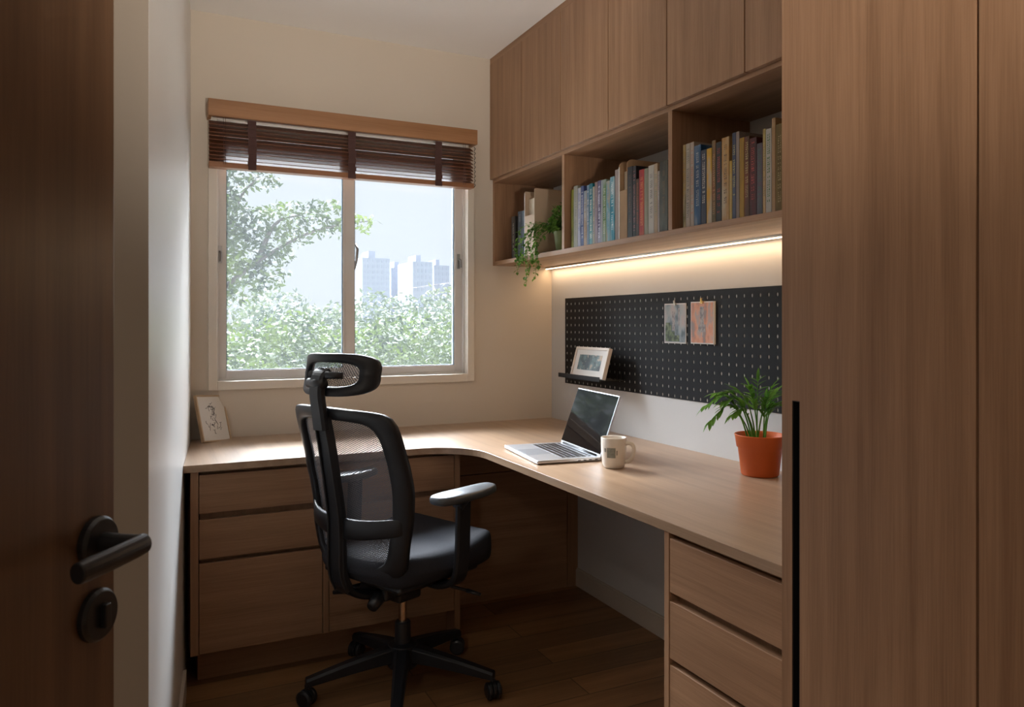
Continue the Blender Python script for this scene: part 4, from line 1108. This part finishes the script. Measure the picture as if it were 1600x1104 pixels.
b1 = [blob(*a, Y1) for a in ((362, 285, 26), (385, 272, 20), (412, 280, 16), (428, 284, 10), (358, 330, 30), (378, 350, 26), (405, 345, 24), (430, 338, 22), (455, 336, 22), (480, 333, 20), (505, 330, 18), (528, 335, 18),
      (362, 390, 36), (392, 395, 32), (425, 378, 26), (450, 372, 20), (475, 365, 16), (500, 358, 14), (525, 358, 14), (548, 345, 12), (566, 348, 13), (582, 344, 8), (572, 362, 6),
      (380, 435, 34), (420, 425, 30), (330, 340, 50), (300, 300, 60), (320, 420, 60), (450, 400, 12))]
j0 = at(330, 470, Y=Y1)
tree('tree', 'nearest tree reaching a leafy branch across the left pane', b1, (j0.x, Y1, j0.z+.2), M['leaf_out'], 9500, .050, 1,
     limbs=[(j0, at(380, 425, Y=Y1), at(440, 385, Y=Y1), at(500, 358, Y=Y1), at(575, 345, Y=Y1)), (j0, at(350, 380, Y=Y1), at(375, 310, Y=Y1), at(400, 280, Y=Y1)), (at(400, 412, Y=Y1), at(430, 350, Y=Y1), at(470, 335, Y=Y1))])
def crown(c, r, n, seed, squash=.8):
    rr = random.Random(seed); L = [(Vector(c), r*.75, r*.7, r*.7*squash)]
    for i in range(n):
        a = 2*pi*i/n+rr.random(); k = rr.uniform(.45, .8)
        L.append((Vector((c[0]+r*k*cos(a), c[1]+r*k*.7*sin(a), c[2]+rr.uniform(-.3, .55)*r*squash)), r*.42, r*.4, r*.36))
    return L
tree('tree', 'leafy tree filling the lower half of the left pane', crown((.75, 7.6, .55), 1.22, 9, 2), (.75, 7.6, .4), M['leaf_out'], 3600, .070, 2)
tree('tree', 'leafy tree behind the window mullion and chair headrest', crown((2.0, 8.2, .50), 1.20, 9, 3), (2.0, 8.2, .3), M['leaf_out'], 3600, .070, 3)
tree('tree', 'paler bushy tree in the lower right pane', crown((3.15, 8.6, .52), 1.20, 9, 4), (3.15, 8.6, .3), M['leaf_out'], 3600, .070, 4)
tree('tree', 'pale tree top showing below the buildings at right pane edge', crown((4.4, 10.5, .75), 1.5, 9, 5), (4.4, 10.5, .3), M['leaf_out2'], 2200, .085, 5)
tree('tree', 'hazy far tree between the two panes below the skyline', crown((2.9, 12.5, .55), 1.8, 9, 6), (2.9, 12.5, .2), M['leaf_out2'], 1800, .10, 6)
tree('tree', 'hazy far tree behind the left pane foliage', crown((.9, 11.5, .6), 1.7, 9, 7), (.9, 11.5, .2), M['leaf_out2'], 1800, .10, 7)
struct(mk('ledge', boxes((-2.5, 5, D+T+.001, 5.1, -.42, -.30)), plain('bounce_slab_pale', (.70, .69, .66), .9, noise=.05)), 'unseen pale slab added below the window to bounce daylight onto the ceiling', 'ledge')  # added reflector, out of view, sends daylight up through the window
gm = plain('far_grass', (.20, .205, .19), .95, noise=.3, nscale=.4)
b_ = boxes((-150, 220, 4.2, 400, GZ-.2, GZ)); struct(mk('ground', b_, gm), 'green ground far below the window', 'ground')
def tower(u0, u1, vtop, Y, label, col, win_c, floors=14, cols_=6):  # wall and window colours paled towards blue to imitate distance haze
    a, b = at(u0, vtop, Y=Y), at(u1, vtop, Y=Y)
    root = thing('apartment_tower', label, 'building', ((a.x+b.x)/2, Y, GZ), group='hazy towers on the skyline')
    z1 = a.z
    mk('walls', boxes((a.x, b.x, Y, Y+8, GZ, z1), (a.x+(b.x-a.x)*.35, a.x+(b.x-a.x)*.6, Y+2, Y+6, z1, z1+1.2)), plain('tower_wall', col, .9), root)
    w = (b.x-a.x)/cols_; fh = (z1+1)/floors
    wm = plain('tower_window', win_c, .4)
    for c in range(cols_):
        b_ = bmesh.new()
        for f in range(floors):
            z = z1-(f+1)*fh+fh*.25; box(b_, a.x+(c+.2)*w, a.x+(c+.8)*w, Y-.08, Y-.001, z, z+fh*.55)
        mk('window_column', b_, wm, root)
tower(566, 609, 402, 110, 'pale blue tower, tallest left one on the skyline', (.18, .195, .235), (.15, .165, .21))
tower(611, 640, 418, 125, 'low pale block between the two taller towers', (.165, .18, .225), (.14, .152, .2), 10, 5)
tower(645, 676, 408, 115, 'pale tower right of centre on the skyline', (.175, .19, .23), (.145, .16, .205), 12, 5)
tower(678, 702, 414, 130, 'pale tower at right edge of the skyline', (.165, .178, .22), (.135, .146, .19), 12, 4)
